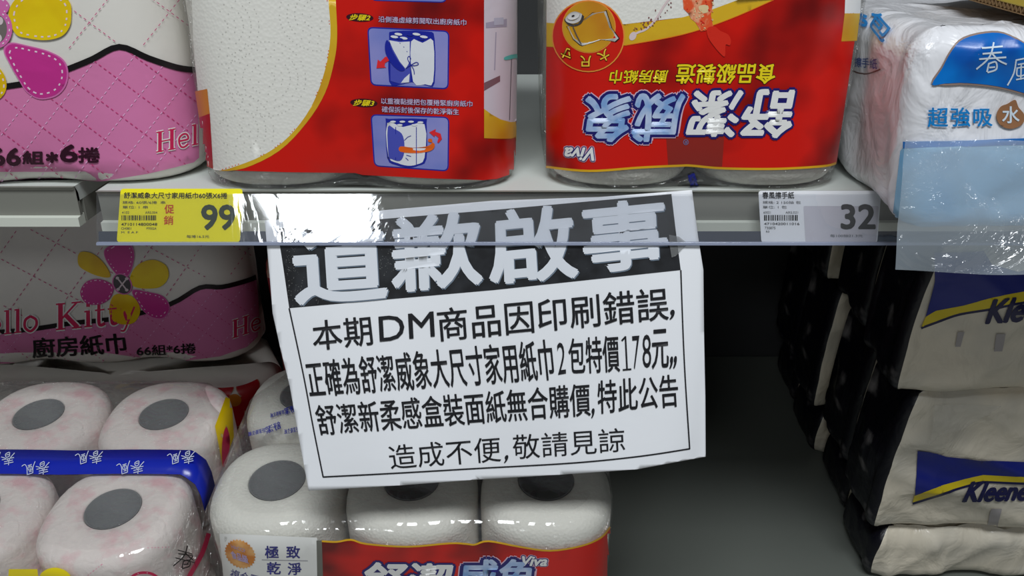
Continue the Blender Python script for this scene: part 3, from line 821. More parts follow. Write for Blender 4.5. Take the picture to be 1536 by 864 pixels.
# inverted lettering
yo = [(ink('brown', 70, 30, 14), 0.05)]
pr.box_text('lettering', '食品級製造', 1014, 96, 1162, 125, yellow, rot=True, layer=4, offset=0.02, shear=0.15, g=G, outline=yo)
pr.box_text('lettering', '廚房紙巾', 914, 105, 1002, 125, yellow, rot=True, layer=4, offset=0.018, shear=0.15, g=G, outline=yo)
pr.box_text('lettering', '舒潔', 1030, 135, 1190, 205, white, rot=True, layer=5, offset=0.028, shear=0.18, g=G, outline=[(navy, 0.075)])
pr.box_text('lettering', '威象', 880, 141, 1026, 211, ltblue, rot=True, layer=6, offset=0.024, shear=0.15, g=G, outline=[(pale, 0.10), (navy, 0.08)])
pr.box_text('lettering', 'Viva', 849, 221, 891, 240, white, rot=True, layer=5, offset=0.03, shear=0.3, g=G, outline=[(pale, 0.11), (navy, 0.08)])
pr.box_text('lettering', '®', 1024.5, 208.5, 1032.5, 217, ink('mark', 110, 130, 180), rot=True, layer=3)
pr.text('lettering', '舒潔', [(1031, 262), (1040, 257), (1052, 288), (1040, 292)], blue, 3, offset=0.02, g=(4, 4))
pr.finish()

# ------------------------------------------------------------------ pink packs with flower prints
pinkm = mat('ink_pink', rgb(224, 130, 180), 0.32, 0.5, bump=WR)
mag = ink('magenta', 206, 52, 146); petal_edge = ink('petal_edge', 222, 112, 180); pyel = mat('ink_petal_yellow', rgb(244, 212, 16), 0.32, 0.5, bump=WR, mix=(rgb(226, 178, 10), 16, 0.42, 0.6))
dash_l = ink('dash_light', 240, 186, 226); dash_d = ink('dash_dark', 206, 66, 130); crim = ink('crimson', 206, 30, 84); bodyw = mat('pack_white', rgb(232, 228, 220), 0.38, 0.5, bump=('noise', 60, 0.12))
cgrey = ink('button_grey', 120, 112, 108); stitch = ink('stitch', 246, 220, 236)
def petal(pr, pts, m, edge, s_=0.86, layer=5, st=2.2, d=(6, 4.5), part='flower'):
    c = cat(pts, 5)
    if edge is not None: pr.poly(part, inset(c, 1.06), edge, layer, G)
    pr.poly(part, c, m, layer + 1, G)
    ring = inset(c, s_); pr.stroke(part, ring + [ring[0]], st, stitch, layer + 2, dash=d)
def quilt(pr, region, m1, m2, ox, oy, sp, ang1, ang2, wd, d, part='printed_label', layer=3):
    xs = [p[0] for p in region]; ys = [p[1] for p in region]; cx, cy = sum(xs) / len(xs), sum(ys) / len(ys)
    L_ = max(max(xs) - min(xs), max(ys) - min(ys)) * 1.3
    for ang, m in ((ang1, m1), (ang2, m2)):
        a = math.radians(ang); u = np.array([math.cos(a), math.sin(a)]); v = np.array([-math.sin(a), math.cos(a)])
        for k in range(-12, 13):
            c = np.array([ox, oy]) + v * sp * k
            pr.stroke(part, [c - u * L_, c + u * L_], wd, m, layer, dash=d, clip=region)

HM = MT(-0.4165, 0.004, 0.0, rz=4)
pk = Pack(HM, 0.36, 0.12, 0.235, rb=0.018, rt=0.015, n=3, dip=0.0015, dipend=0.012, lean=0.02, cr=(4, 0.0012, 40))
t = empty('kitchen_roll_pack', HM, label='pink and white kitchen roll pack with big flower print, upper left corner', cat='kitchen rolls')
pk.body('printed_wrap', bodyw, t)
rolls(pk, t, 1, 0.02, M_paper_roll, 'kitchen_roll', gap=0.004)
pr = Print(pk.front(), t)
wave = cat([(-60, 138), (-20, 134), (12, 129), (50, 122), (101, 104), (139, 88.5), (179, 70), (222, 87), (264, 101), (292, 105)], 4, False)
region = wave + [(297, 180), (298, 236), (290, 243), (264, 250), (222, 260), (153, 271), (100, 275), (69, 275), (0, 272), (-60, 272)]
pr.poly('printed_label', region, pinkm, 0, G)
quilt(pr, region, dash_d, dash_l, 150, 150, 42, 37, -52, 1.4, (5, 4))
quilt(pr, [(60, -20), (284, -20), (284, 92), (222, 78), (179, 60), (110, 90)], dash_d, dash_d, 150, 150, 84, 37, -52, 1.1, (5, 4))
pr.stroke('printed_label', wave[:28] if False else wave, 9, blackp, 4, g=G)
petal(pr, [(14, 20), (30, -6), (70, -18), (104, 0), (108, 26), (104, 43), (92, 55), (69, 60), (43, 57), (24, 50)], pyel, None, 0.84)
petal(pr, [(9, 76), (19, 66), (43, 70), (73, 78), (94, 90), (101, 108), (97, 128), (83, 142), (60, 146), (42, 136), (30, 118), (18, 97)], mag, petal_edge, 0.86)
petal(pr, [(-40, 118), (-12, 98), (4, 106), (11, 126), (5, 144), (-14, 154), (-40, 146)], pyel, None, 0.84)
petal(pr, [(-30, -10), (-5, -8), (14, 4), (12, 18), (-4, 24), (-30, 12)], petal_edge, None, 0.84)
pr.poly('flower', ell(-3, 43, 23, 29), petal_edge, 8, G); rg = ell(-3, 43, 19, 25); pr.stroke('flower', rg, 2, stitch, 9.5, dash=(4, 3.5)); pr.poly('flower', ell(-3, 43, 15, 21), cgrey, 9, G)
for a, b in ((2, 31), (0, 57), (-8, 44)): pr.poly('flower', ell(a, b, 4.5, 6), ink('button_dot', 222, 206, 210), 10, None)
for ch, x0, y0, x1, y1 in (('66', -12, 222, 31, 247), ('組', 35, 226, 66, 245), ('*', 71, 228, 87, 243), ('6', 92, 217, 117, 242), ('捲', 119, 221, 150, 243)):
    pr.box_text('lettering', ch, x0, y0, x1, y1, ink('plum', 52, 12, 34), layer=5, offset=0.035, g=G)
def serif_hel(pr, x, y, s, slope, word='Hel', m=None, g=G):
    """roman capitals and small letters with slab serifs, printed on a slope"""
    m = m or ink('logo_red', 214, 40, 92)
    wd = {'H': 1.05, 'e': 0.62, 'l': 0.42, 'o': 0.68, 'K': 1.05, 'i': 0.42, 't': 0.48, 'y': 0.68}
    cx = 0
    for pas in (0, 1):
        mm = white if pas == 0 else m; ex = 0.10 if pas == 0 else 0.0; ly = 5 + pas
        cx = 0
        def st(pts, w_, sm=True):
            q = [(x + (cx + p[0]) * s, y - p[1] * s - (cx + p[0]) * s * slope) for p in pts]
            pr.stroke('lettering', cat(q, 5, False) if sm and len(q) > 2 else q, (w_ + ex) * s, mm, ly, g=g)
        for ch in word:
            if ch == 'H':
                for a in (0.24, 0.8):
                    st([(a, 0), (a, 1)], 0.17)
                    for b in (0.03, 0.97): st([(a - 0.17, b), (a + 0.17, b)], 0.06)
                st([(0.24, 0.5), (0.8, 0.5)], 0.06)
            elif ch == 'K':
                st([(0.24, 0), (0.24, 1)], 0.17); st([(0.3, 0.42), (0.85, 0.97)], 0.07); st([(0.42, 0.55), (0.88, 0.03)], 0.17)
                for a, b in ((0.24, 0.03), (0.24, 0.97), (0.84, 0.03), (0.82, 0.97)): st([(a - 0.17, b), (a + 0.17, b)], 0.06)
            elif ch in 'li':
                h = 1.0 if ch == 'l' else 0.62
                st([(0.22, 0), (0.22, h)], 0.14); st([(0.08, 0.03), (0.37, 0.03)], 0.06); st([(0.08, h - 0.03), (0.24, h - 0.03)], 0.06)
                if ch == 'i': st([(0.22, 0.76), (0.22, 0.9)], 0.14)
            elif ch == 't':
                st([(0.2, 0.8), (0.2, 0.15), (0.28, 0.03), (0.42, 0.08)], 0.12); st([(0.05, 0.6), (0.4, 0.6)], 0.06)
            elif ch == 'e':
                st([(0.1, 0.34), (0.5, 0.36), (0.46, 0.58), (0.3, 0.64), (0.12, 0.52), (0.09, 0.3), (0.18, 0.06), (0.34, 0.01), (0.52, 0.12)], 0.09)
            elif ch == 'o':
                st([(0.33, 0.63), (0.12, 0.5), (0.1, 0.2), (0.33, 0.01), (0.56, 0.2), (0.56, 0.46), (0.33, 0.63)], 0.11)
            elif ch == 'y':
                st([(0.1, 0.6), (0.34, 0.05)], 0.13); st([(0.58, 0.6), (0.34, 0.05), (0.2, -0.25), (0.06, -0.25)], 0.07)
            cx += wd.get(ch, 0.3)
serif_hel(pr, 232, 229, 31, 0.2)
pr.finish()

LM = MT(-0.472, 0.238, -0.284, rx=3, rz=2)
pk = Pack(LM, 0.36, 0.12, 0.222, rb=0.02, rt=0.015, n=3, dip=0.002, dipend=0.012, cr=(8, 0.002, 40))
t = empty('kitchen_roll_pack', LM, label='pink kitchen roll pack in shadow under the shelf, behind the toilet roll pack', cat='kitchen rolls')
pk.body('printed_wrap', bodyw, t)
pr = Print(pk.front(), t)
wave = cat([(-40, 500), (40, 494), (110, 484), (180, 476), (255, 456), (300, 431), (333, 430), (372, 420), (385, 414)], 4, False)
region = wave + [(388, 470), (386, 505), (370, 520), (330, 534), (260, 543), (180, 545), (0, 545), (-40, 545)]
pr.poly('printed_label', region, pinkm, 0, G)
quilt(pr, region, dash_d, dash_l, 150, 500, 30, 34, -50, 1.0, (4, 3))
quilt(pr, [(0, 340), (380, 340), (380, 410), (300, 420), (250, 445), (0, 480)], dash_d, dash_d, 280, 400, 60, 28, -55, 1.0, (5, 4))
pr.stroke('printed_label', wave, 7, blackp, 4, g=G)
petal(pr, [(168, 368), (185, 360), (199, 372), (200, 392), (192, 412), (178, 412), (162, 392), (158, 376)], mag, petal_edge, 0.86, st=1.3, d=(4, 3))
petal(pr, [(120, 378), (140, 380), (158, 396), (166, 414), (150, 414), (130, 406), (118, 396)], pyel, None, 0.84, st=0.01)
petal(pr, [(196, 414), (208, 396), (230, 389), (250, 398), (253, 416), (240, 430), (216, 432), (200, 428)], pyel, None, 0.84, st=0.01)
petal(pr, [(121, 438), (130, 422), (150, 418), (170, 428), (166, 446), (150, 456), (130, 454)], mag, None, 0.9, st=1.3, d=(4, 3))
petal(pr, [(164, 465), (170, 444), (184, 440), (202, 446), (211, 464), (203, 482), (186, 486), (170, 480)], pyel, None, 0.84, st=0.01)
petal(pr, [(200, 436), (222, 438), (244, 444), (254, 460), (246, 475), (228, 474), (212, 460)], mag, petal_edge, 0.86, st=1.3, d=(4, 3))
pr.poly('flower', ell(184, 425, 14, 17, -35), petal_edge, 8, G); pr.poly('flower', ell(184, 425, 12, 15.5, -35), ink('button_dark', 74, 70, 74), 9, G)
for a in ((177, 416, 191, 434), (191, 417, 178, 433)):
    pr.stroke('flower', [(a[0], a[1]), (a[2], a[3])], 2.2, ink('button_dot', 222, 206, 210), 10)
    for k in (0, 2): pr.poly('flower', ell(a[k], a[k + 1], 2.6, 2.2), ink('button_dot', 222, 206, 210), 10, None)
serif_hel(pr, -18, 504, 36, 0.12, 'ello ', g=(8, 16)); serif_hel(pr, 82, 495, 40, 0.1, 'Kitty', g=(8, 16))
serif_hel(pr, 346, 508, 27, 0.34)
pr.text('lettering', '廚房紙巾', [(48, 507), (186, 499), (190, 529), (50, 536)], blackp, 6, offset=0.02, g=G)
pr.text('lettering', '66組*6捲', [(205, 518), (293, 514), (294, 529), (206, 533)], blackp, 6, offset=0.02, g=G)
pr.finish()

# ------------------------------------------------------------------ toilet roll pack with blue carrying band
TR = 0.0595
TM = MT(-0.331 - 2 * TR + 0.0, -0.0585, low(-0.0585) , rx=TILT)
pk = Pack(TM, 6 * TR, 4 * TR, 0.2185, rb=0.012, rt=0.016, n=3, dip=0.004, dipend=0.022)
t = empty('toilet_roll_pack', TM, label='clear wrapped toilet roll pack with a blue carrying band, bottom left corner', cat='toilet rolls')
rolls(pk, t, 2, 0.0225, M_tissue_roll, 'toilet_roll', tiers=2)
pk.body('clear_wrap', M_film, t, mtop=M_film_top)
# carrying band over the top, folding down the right side
bandm = mat('band_blue', rgb(20, 40, 176), 0.25, 0.6, bump=('noise', 40, 0.15))
cz = pk.H; hwid = 3 * TR
y0b, y1b = 0.0955, 0.1255
prof = [(-hwid + 0.004, cz + 0.0016)] + [(-hwid + 2 * hwid * k / 24, cz + 0.0016 + 0.0012 * abs(math.sin(k * PI / 8))) for k in range(1, 24)] + [(hwid - 0.010, cz + 0.001), (hwid - 0.002, cz - 0.006), (hwid + 0.0012, cz - 0.018), (hwid + 0.002, cz - 0.034)]
V = []; F = []
for i, (x_, z_) in enumerate(prof):
    sk = 0.0 if i < 24 else -0.002 * (i - 23)
    V += [(x_, y0b + sk, z_), (x_, y1b + sk, z_)]
for i in range(len(prof) - 1): F.append((2 * i, 2 * i + 2, 2 * i + 3, 2 * i + 1))
bo = mesh_obj('carrying_band', V, F, bandm, t); bo['label'] = 'shiny blue carrying band'
md = bo.modifiers.new('thickness', 'SOLIDIFY'); md.thickness = 0.0003
# calligraphy on the band
def brush(pr, part, x, y, s, ang, m, lay, which='both', flip=1, g=None, wd=0.07):
    """brush-written chun-feng mark; s = height"""
    a = math.radians(ang); ca, sa = math.cos(a), math.sin(a)
    st1 = [[(0.1, 0.8), (0.85, 0.86)], [(0.12, 0.64), (0.82, 0.69)], [(0.0, 0.46), (0.98, 0.52)], [(0.52, 1.0), (0.45, 0.72), (0.3, 0.45), (-0.1, 0.1)], [(0.45, 0.66), (0.7, 0.42), (1.0, 0.28)],
           [(0.35, 0.32), (0.28, 0.0)], [(0.35, 0.3), (0.6, 0.36), (0.62, 0.1), (0.3, -0.02)], [(0.36, 0.16), (0.58, 0.18)]]
    st2 = [[(1.3, 0.72), (1.22, 0.3), (1.0, -0.12)], [(1.28, 0.74), (1.7, 0.82), (1.76, 0.8), (1.72, 0.3), (1.84, 0.02), (2.1, 0.12)], [(1.36, 0.6), (1.6, 0.64)], [(1.34, 0.5), (1.34, 0.22), (1.6, 0.26), (1.6, 0.5), (1.34, 0.48)], [(1.48, 0.62), (1.46, 0.08)], [(1.3, 0.08), (1.62, 0.14)]]
    for stt in (st1 if which != 'feng' else []) + (st2 if which != 'chun' else []):
        q = [(x + flip * (p[0] * ca - -p[1] * sa) * s, y - flip * (p[1] * ca - p[0] * sa) * s) for p in stt]
        pr.stroke(part, cat(q, 5, False) if len(q) > 2 else q, wd * s, m, lay, g=g)
def Fband(x, z): return 0 * np.asarray(x, float) + 0 * np.asarray(z, float)
Aband = Matrix(((1, 0, 0, 0), (0, 0, 1, 0), (0, -1, 0, cz + 0.0034), (0, 0, 0, 1)))    # surface x->x, y(into)->-z, z->y
pr = Print(Surf(TM, Fband, Aband), bo, base=0.0002)
wl = ink('band_white', 214, 222, 246)
for (a, b) in ((20, 678), (72, 692), (152, 676), (214, 691), (290, 676)):
    brush(pr, 'band_lettering', a, b, 19, 172, wl, 1, wd=0.06)
pr.finish()
# front and side print
pr = Print(pk.front(), t)
tw_ = ink('tissue_white', 238, 230, 228)
tb = [(-40, 852), (15, 853), (56, 853), (66, 858), (90, 850), (130, 864), (214, 862), (270, 850), (296, 838), (300, 900), (-40, 910)]
pr.poly('printed_label', [(14, 853), (57, 853), (60, 880), (12, 880)], yellow, 2, G)
pr.poly('printed_label', cat([(60, 866), (68, 855), (84, 851), (100, 856), (108, 868), (100, 890), (70, 890)], 4), yellow, 2, G)
pr.stroke('printed_label', ell(216, 872, 22, 14, 0, 20, 180, 360), 4, crim, 2); pr.stroke('printed_label', ell(216, 872, 22, 14, 0, 20, 180, 360), 1, stitch, 3, dash=(2.5, 2))
pr.stroke('printed_label', [(221, 822), (262, 820)], 0.9, dash_d, 2, dash=(3, 2)); pr.stroke('printed_label', [(154, 846), (130, 864)], 0.9, dash_d, 2, dash=(3, 2))
brush(pr, 'lettering', 262, 852, 34, 0, blackp, 3, 'chun', wd=0.05)
brush(pr, 'lettering', 250, 838, 30, 8, blackp, 3, 'feng', wd=0.05)
pr.finish()
pr = Print(pk.side(True), t)
pr.poly('side_print', [(338, 596), (347, 600), (350, 655), (333, 700), (322, 640)], ink('side_yellow', 224, 190, 12), 1, (8, 12))
pr.poly('side_print', cat([(338, 640), (344, 660), (340, 690), (333, 700), (332, 665)], 3), crim, 2, (8, 12))
pr.poly('side_print', [(333, 715), (340, 700), (336, 760), (322, 790), (316, 760)], crim, 1, (8, 12))
pr.stroke('side_print', cat([(312, 800), (302, 830), (284, 862), (276, 880)], 4, False), 7, crim, 2)
pr.finish()

# pack at the back carrying the pink pack
BM = MT(-0.45, 0.228, low(0.228), rx=TILT)
pk = Pack(BM, 0.36, 0.12, 0.150, rb=0.012, rt=0.014, n=3, dip=0.003, dipend=0.018, cr=(12, 0.0015, 40))
t = empty('toilet_roll_pack', BM, label='dim toilet roll pack with red flower print, at the back beneath the pink pack', cat='toilet rolls')
pk.body('printed_wrap', bodyw, t)
pr = Print(pk.front(), t)
dred = ink('dark_crimson', 150, 10, 24)
pr.poly('printed_label', [(318, 596), (352, 602), (390, 588), (402, 580), (402, 760), (300, 760)], dred, 0, G)
for cx, cy, rx_, ry_, an in ((372, 580, 17, 15, -25), (335, 580, 15, 17, 25), (376, 606, 18, 13, 30), (336, 606, 16, 14, -30), (354, 622, 13, 17, 0)):
    pr.poly('flower', ell(cx, cy, rx_ * 1.08, ry_ * 1.08, an), ink('petal_rim', 190, 120, 90), 1, G); pr.poly('flower', ell(cx, cy, rx_, ry_, an), ink('petal_red', 190, 16, 30), 2, G)
pr.poly('flower', ell(352, 600, 10, 9), ink('flower_eye', 206, 120, 20), 3, G)
pr.finish()

# ------------------------------------------------------------------ lower kitchen-roll pack, three across
VM = MT(-0.0855, -0.0304, low(-0.0304), rx=TILT)
VR = 0.0573
pk = Pack(VM, 6 * VR, 4 * VR, 0.225, rb=0.012, rt=0.019, n=3, dip=0.0015, dipend=0.02)
t = empty('kitchen_roll_pack', VM, label='clear topped kitchen roll pack with red label and orange seal, below the notice', cat='kitchen rolls')
rolls(pk, t, 2, 0.0238, M_paper_roll, 'kitchen_roll')
pk.body('clear_wrap', M_film, t, mtop=M_film_top)
pr = Print(pk.front(), t)
edge = cat([(483, 811), (505, 812), (527, 809), (550, 815), (612, 819), (675, 814), (700, 815), (712, 816), (733, 811), (779, 819), (825, 825), (871, 818), (900, 806), (914, 790)], 4, False)
pr.poly('printed_label', edge + [(920, 900), (915, 960), (700, 975), (483, 975)], red, 1, G)
pr.stroke('printed_label', edge, 2.6, gold_line, 2, g=G)
pr.poly('printed_label', [(475, 810), (483, 810), (488, 960), (478, 960)], ink('edge_grey', 112, 112, 104), 2, G)
pr.poly('printed_label', [(330, 800), (476, 806), (479, 960), (345, 960)], ink('label_white', 236, 236, 232), 1.2, G)
star = []
for k in range(56):
    r = 1.0 if k % 2 else 0.9; a = 2 * PI * k / 56; x_, y_ = 25 * r * math.cos(a), 20 * r * math.sin(a); th = math.radians(38)
    star.append((361 + x_ * math.cos(th) - y_ * math.sin(th), 830 + x_ * math.sin(th) + y_ * math.cos(th)))
pr.poly('seal', star, mat('ink_seal', rgb(208, 128, 50), 0.3, 0.5, mix=(rgb(232, 176, 110), 70, 0.4, 0.65)), 3, G)
pr.text('seal', '食品級', [(346, 824), (371, 832), (374, 844), (350, 836)], ink('seal_text', 190, 170, 206), 5, offset=0.02, g=G)
pr.text('seal', 'HACCP', [(347, 815), (368, 822), (370, 828), (349, 821)], ink('seal_text', 190, 170, 206), 5, offset=0.0, g=G)
for ch, x0, y0, x1, y1 in (('極', 398, 818, 418, 836), ('致', 430, 818, 450, 836), ('乾', 401, 842, 421, 860), ('淨', 432, 843, 452, 861)):
    pr.box_text('lettering', ch, x0, y0, x1, y1, ink('ink_indigo', 50, 50, 130), layer=3, offset=0.016, g=G)
pr.stroke('lettering', [(393, 838.5), (462, 840)], 0.8, ink('rule', 150, 150, 160), 3, g=G)
pr.text('lettering', '複合壓花', [(348, 852), (404, 866), (400, 880), (345, 866)], ink('ink_indigo', 50, 50, 130), 3, offset=0.0, g=G)
pr.box_text('lettering', '舒潔', 548, 843, 678, 900, white, layer=5, offset=0.026, shear=0.12, g=G, outline=[(navy, 0.07)])
pr.box_text('lettering', '威象', 688, 838, 798, 896, ltblue, layer=6, offset=0.022, shear=0.12, g=G, outline=[(pale, 0.10), (navy, 0.08)])
pr.box_text('lettering', 'Viva', 784, 833, 820, 847, white, layer=5, offset=0.03, shear=0.3, g=G, outline=[(pale, 0.11), (navy, 0.08)])
pr.finish()
# blue seam lettering printed on the clear film across the top
def Ftop(x, z): return 0 * np.asarray(x, float) + 0 * np.asarray(z, float)
Atop = Matrix(((1, 0, 0, 0), (0, 0, 1, 0), (0, -1, 0, pk.H + 0.001), (0, 0, 0, 1)))
pr = Print(Surf(VM, Ftop, Atop), t, base=0.0004)
for s_, q in (('舒潔', [(420, 632), (398, 641), (400, 652), (422, 643)]), ('舒潔衛生紙', [(398, 642), (372, 649), (373, 655), (399, 649)]), ('舒潔', [(442, 608), (426, 613), (428, 623), (444, 618)]), ('舒潔衛生紙', [(426, 615), (405, 621), (406, 627), (427, 621)]), ('舒潔衛生紙', [(448, 640), (426, 645), (427, 652), (449, 648)])):
    pr.text('seam_lettering', s_, q, blue, 1, offset=0.01)
pr.finish()

# second pack behind it, mostly in the dark
VB = MT(-0.075, 0.235, low(0.235), rx=TILT)
pk = Pack(VB, 0.38, 0.14, 0.30, rb=0.012, rt=0.016, n=3, dip=0.002, dipend=0.014)
t = empty('kitchen_roll_pack', VB, label='dark red kitchen roll pack at the back, glimpsed between pink pack and notice', cat='kitchen rolls')
pk.body('printed_wrap', mat('wrap_red', rgb(150, 22, 20), 0.35, 0.5, bump=WR), t)
pr = Print(pk.front(), t)
pr.poly('printed_label', [(388, 360), (420, 360), (420, 420), (398, 415)], ink('label_tan', 200, 168, 150), 1, (6, 12))
pr.finish()

# ------------------------------------------------------------------ hand towel bag on the upper shelf
BGM = MT(0.249 + 0.12, -0.085, 0.0, rz=-4)
pk = Pack(BGM, 0.24, 0.30, 0.124, rb=0.012, rt=0.020, n=0, R=0.018, cr=(21, 0.010, 34), bulge=0.004, taper=-0.008)
t = empty('hand_towel_bag', BGM, label='crumpled white bag of hand towels with blue swoosh, hanging over the shelf at right', cat='bag')
M_bag = mat('bag_film', rgb(236, 236, 240), 0.3, 0.6, coat=0.4, bump=('noise', 26, 0.8, (1.6, 0.8, 0.8), 0.008))
pk.body('bag', M_bag, t, nx=70, nz=40, ns=34)
pr = Print(pk.front(t0=0.25), t, base=0.0009)
bb = mat('bag_blue', rgb(0, 116, 206), 0.28, 0.6, bump=WR, mix=(rgb(0, 84, 176), 22, 0.42, 0.6)); brn = ink('bag_brown', 150, 128, 118); bw = ink('bag_white', 220, 234, 246)
B = (6, 6)
topc = [(1397, 127), (1410.6, 104), (1427, 76), (1445, 60), (1478, 52), (1505.5, 53), (1536, 68), (1575, 96)]
botc = [(1575, 152), (1536, 139), (1496, 129), (1450, 124), (1417.6, 125)]
pr.poly('printed_label', cat([(p[0] - 1, p[1] - 3) for p in topc] + [(p[0], p[1] + 3) for p in botc], 3), brn, 0.5, B)
pr.poly('printed_label', cat(topc + botc, 3), bb, 2, B)
brush(pr, 'lettering', 1467, 107, 42, 0, bw, 4, 'chun', g=B, wd=0.06); brush(pr, 'lettering', 1466, 122, 44, 0, bw, 4, 'feng', g=B, wd=0.05)
pr.text('lettering', '超強吸', [(1391, 161), (1487, 161), (1487, 189), (1391, 190)], ink('bag_text_blue', 20, 132, 206), 2, offset=0.016, g=B, space=1.12)
pr.poly('drop', cat([(1522, 149), (1527, 160), (1536, 172), (1532, 186), (1516, 193), (1500, 188), (1493, 174), (1499, 160), (1510, 155)], 4), ink('drop_brown', 158, 112, 78), 2, B)
pr.box_text('drop', '水', 1502, 159, 1528, 184, bw, layer=4, offset=0.016, g=B)
pr.text('lettering', '力', [(1546, 158), (1574, 158), (1574, 188), (1546, 189)], ink('bag_text_blue', 20, 132, 206), 2, offset=0.016, g=B)
lb = mat('bag_lower_blue', rgb(150, 196, 226), 0.25, 0.6, coat=0.5, bump=('noise', 30, 0.5), mix=(rgb(104, 166, 212), 14, 0.42, 0.62))
pr.poly('printed_label', [(1352, 226), (1362, 214), (1536, 210), (1620, 208), (1620, 338), (1536, 343), (1400, 346), (1356, 346), (1340, 330)], lb, 1, B)
pr.poly('printed_label', [(1356, 212), (1450, 211), (1536, 207), (1620, 205), (1620, 214), (1536, 216), (1450, 219), (1356, 222)], ink('bag_stripe', 36, 110, 186), 2, B)
pr.finish()
pr = Print(pk.side(False, t0=0.25), t, base=0.0009)
sb = ink('bag_text_blue', 20, 132, 206)
pr.text('side_print', '包', [(1313, 14), (1342, 44), (1326, 66), (1302, 34)], sb, 2, offset=0.02, g=B)
pr.text('side_print', '5', [(1290, 22), (1302, 26), (1303, 42), (1291, 38)], sb, 2, offset=0.02, g=B)
pr.text('side_print', '擦手紙', [(1284, 86), (1318, 88), (1318, 104), (1284, 100)], ink('side_navy', 30, 70, 150), 2, offset=0.02, g=B)
pr.stroke('side_print', cat([(1281, 106), (1292, 110), (1306, 110), (1323, 104)], 4, False), 2.2, ink('side_brown', 90, 50, 44), 2, g=B)
pr.finish()
# sealed bottom flap of the bag: thin bluish film hanging over the shelf edge
def Ffl(x, z): return -0.0885 - 0.085 + 0.0 * np.asarray(x, float) + 0.35 * (np.asarray(z, float) - 0.055) * (np.asarray(z, float) > 5) + 0.0018 * np.sin(np.asarray(x, float) * 55 + np.asarray(z, float) * 30) + 0.0875
V = []; F = []; nx_, nz_ = 40, 22
xa, xb = -0.1195, 0.12
for j in range(nz_ + 1):
    z_ = 0.060 - 0.084 * j / nz_
    for i in range(nx_ + 1):
        x_ = xa - 0.010 * (1 - j / nz_) * (1 - i / nx_) + (xb - xa) * i / nx_
        y_ = -0.0075 - 0.0022 * math.sin(x_ * 60 + z_ * 45) - 0.003 * (j / nz_) - 0.0015 * abs(math.sin(x_ * 23 - z_ * 70))
        V.append((x_, y_, z_ + 0.002 * math.sin(x_ * 20) * (j / nz_)))
for j in range(nz_):
    for i in range(nx_):
        a = j * (nx_ + 1) + i; F.append((a, a + 1, a + nx_ + 2, a + nx_ + 1))
fo = mesh_obj('sealed_flap', V, F, film('flap_film', tint=(0.96, 0.98, 1.0, 1), gloss=1.6, rough=0.14, scale=14, strength=1.0, dist=0.02, stretch=(1, 1, 1.5), haze=0.30, hazecol=rgb(226, 240, 252)), t)
fo['label'] = 'translucent pale blue flap'

# ------------------------------------------------------------------ gold corrugated board resting on the bag
GM = MT(0.312, -0.068, 0.1285, rx=1.0, rz=-6)
t = empty('cardboard_sheet', GM, label='gold faced corrugated cardboard lying on the hand towel bag, upper right corner', cat='cardboard')
gl_ = mat('gold_paper', rgb(196, 170, 64), 0.4, 0.5, metal=0.25, bump=('noise', 50, 0.1)); kraft = mat('kraft', rgb(150, 120, 84), 0.8, 0.2)
box('gold_face', (0, 0.2, 0, 0.2, 0.0046, 0.0052), gl_, t)
box('liner', (0, 0.2, 0, 0.2, 0, 0.0006), kraft, t)
V = []; F = []; n_ = 220
for i in range(n_ + 1):
    y_ = 0.2 * i / n_; z_ = 0.0026 + 0.0018 * math.sin(i * 2 * PI * 34 / n_)
    V += [(0.0, y_, z_ - 0.0003), (0.2, y_, z_ - 0.0003), (0.2, y_, z_ + 0.0003), (0.0, y_, z_ + 0.0003)]
for i in range(n_):
    a = 4 * i
    for k in range(4): F.append((a + k, a + (k + 1) % 4, a + 4 + (k + 1) % 4, a + 4 + k))
mesh_obj('fluting', V, F, kraft, t)

# ------------------------------------------------------------------ napkin bags stacked below
M_nap = mat('napkin_bag', rgb(226, 216, 196), 0.36, 0.5, coat=0.2, bump=('noise', 22, 0.7, (1.3, 1.3, 0.9), 0.007), mix=(rgb(204, 198, 184), 12, 0.4, 0.62))
M_napside = mat('napkin_side_dark', rgb(12, 12, 22), 0.4, 0.4, bump=('noise', 22, 0.6, (1.3, 1.3, 0.9), 0.006), mix=(rgb(120, 116, 116), 20, 0.60, 0.68))  # near-black left sides, mottled with grey
nblue = ink('nap_blue', 14, 30, 128); nyel = ink('nap_yellow', 222, 198, 30); nnavy = ink('nap_navy', 16, 16, 70); soft = ink('nap_grey', 168, 162, 162)  # soft is plain grey for the small blocks below the labels
NX, NW, ND = 0.345, 0.20, 0.088
SB = 0.1                                   # world Y of the stack's front foot
Lm = MT(NX + NW / 2, SB, low(SB), rx=TILT)
def nap(zloc, yloc, H, seed, label, kind, grp='napkin bags stacked under the shelf at right', xo=0.0):
    M = Lm @ Matrix.Translation((xo, yloc, zloc))
    pk = Pack(M, NW, ND, H, rb=0.018, rt=0.02, n=0, R=0.014, cr=(seed, 0.011, 32), bulge=0.003)
    t = empty('napkin_bag', M, label=label, cat='napkins', group=grp)
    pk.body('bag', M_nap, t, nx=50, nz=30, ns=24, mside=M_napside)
    return pk, t
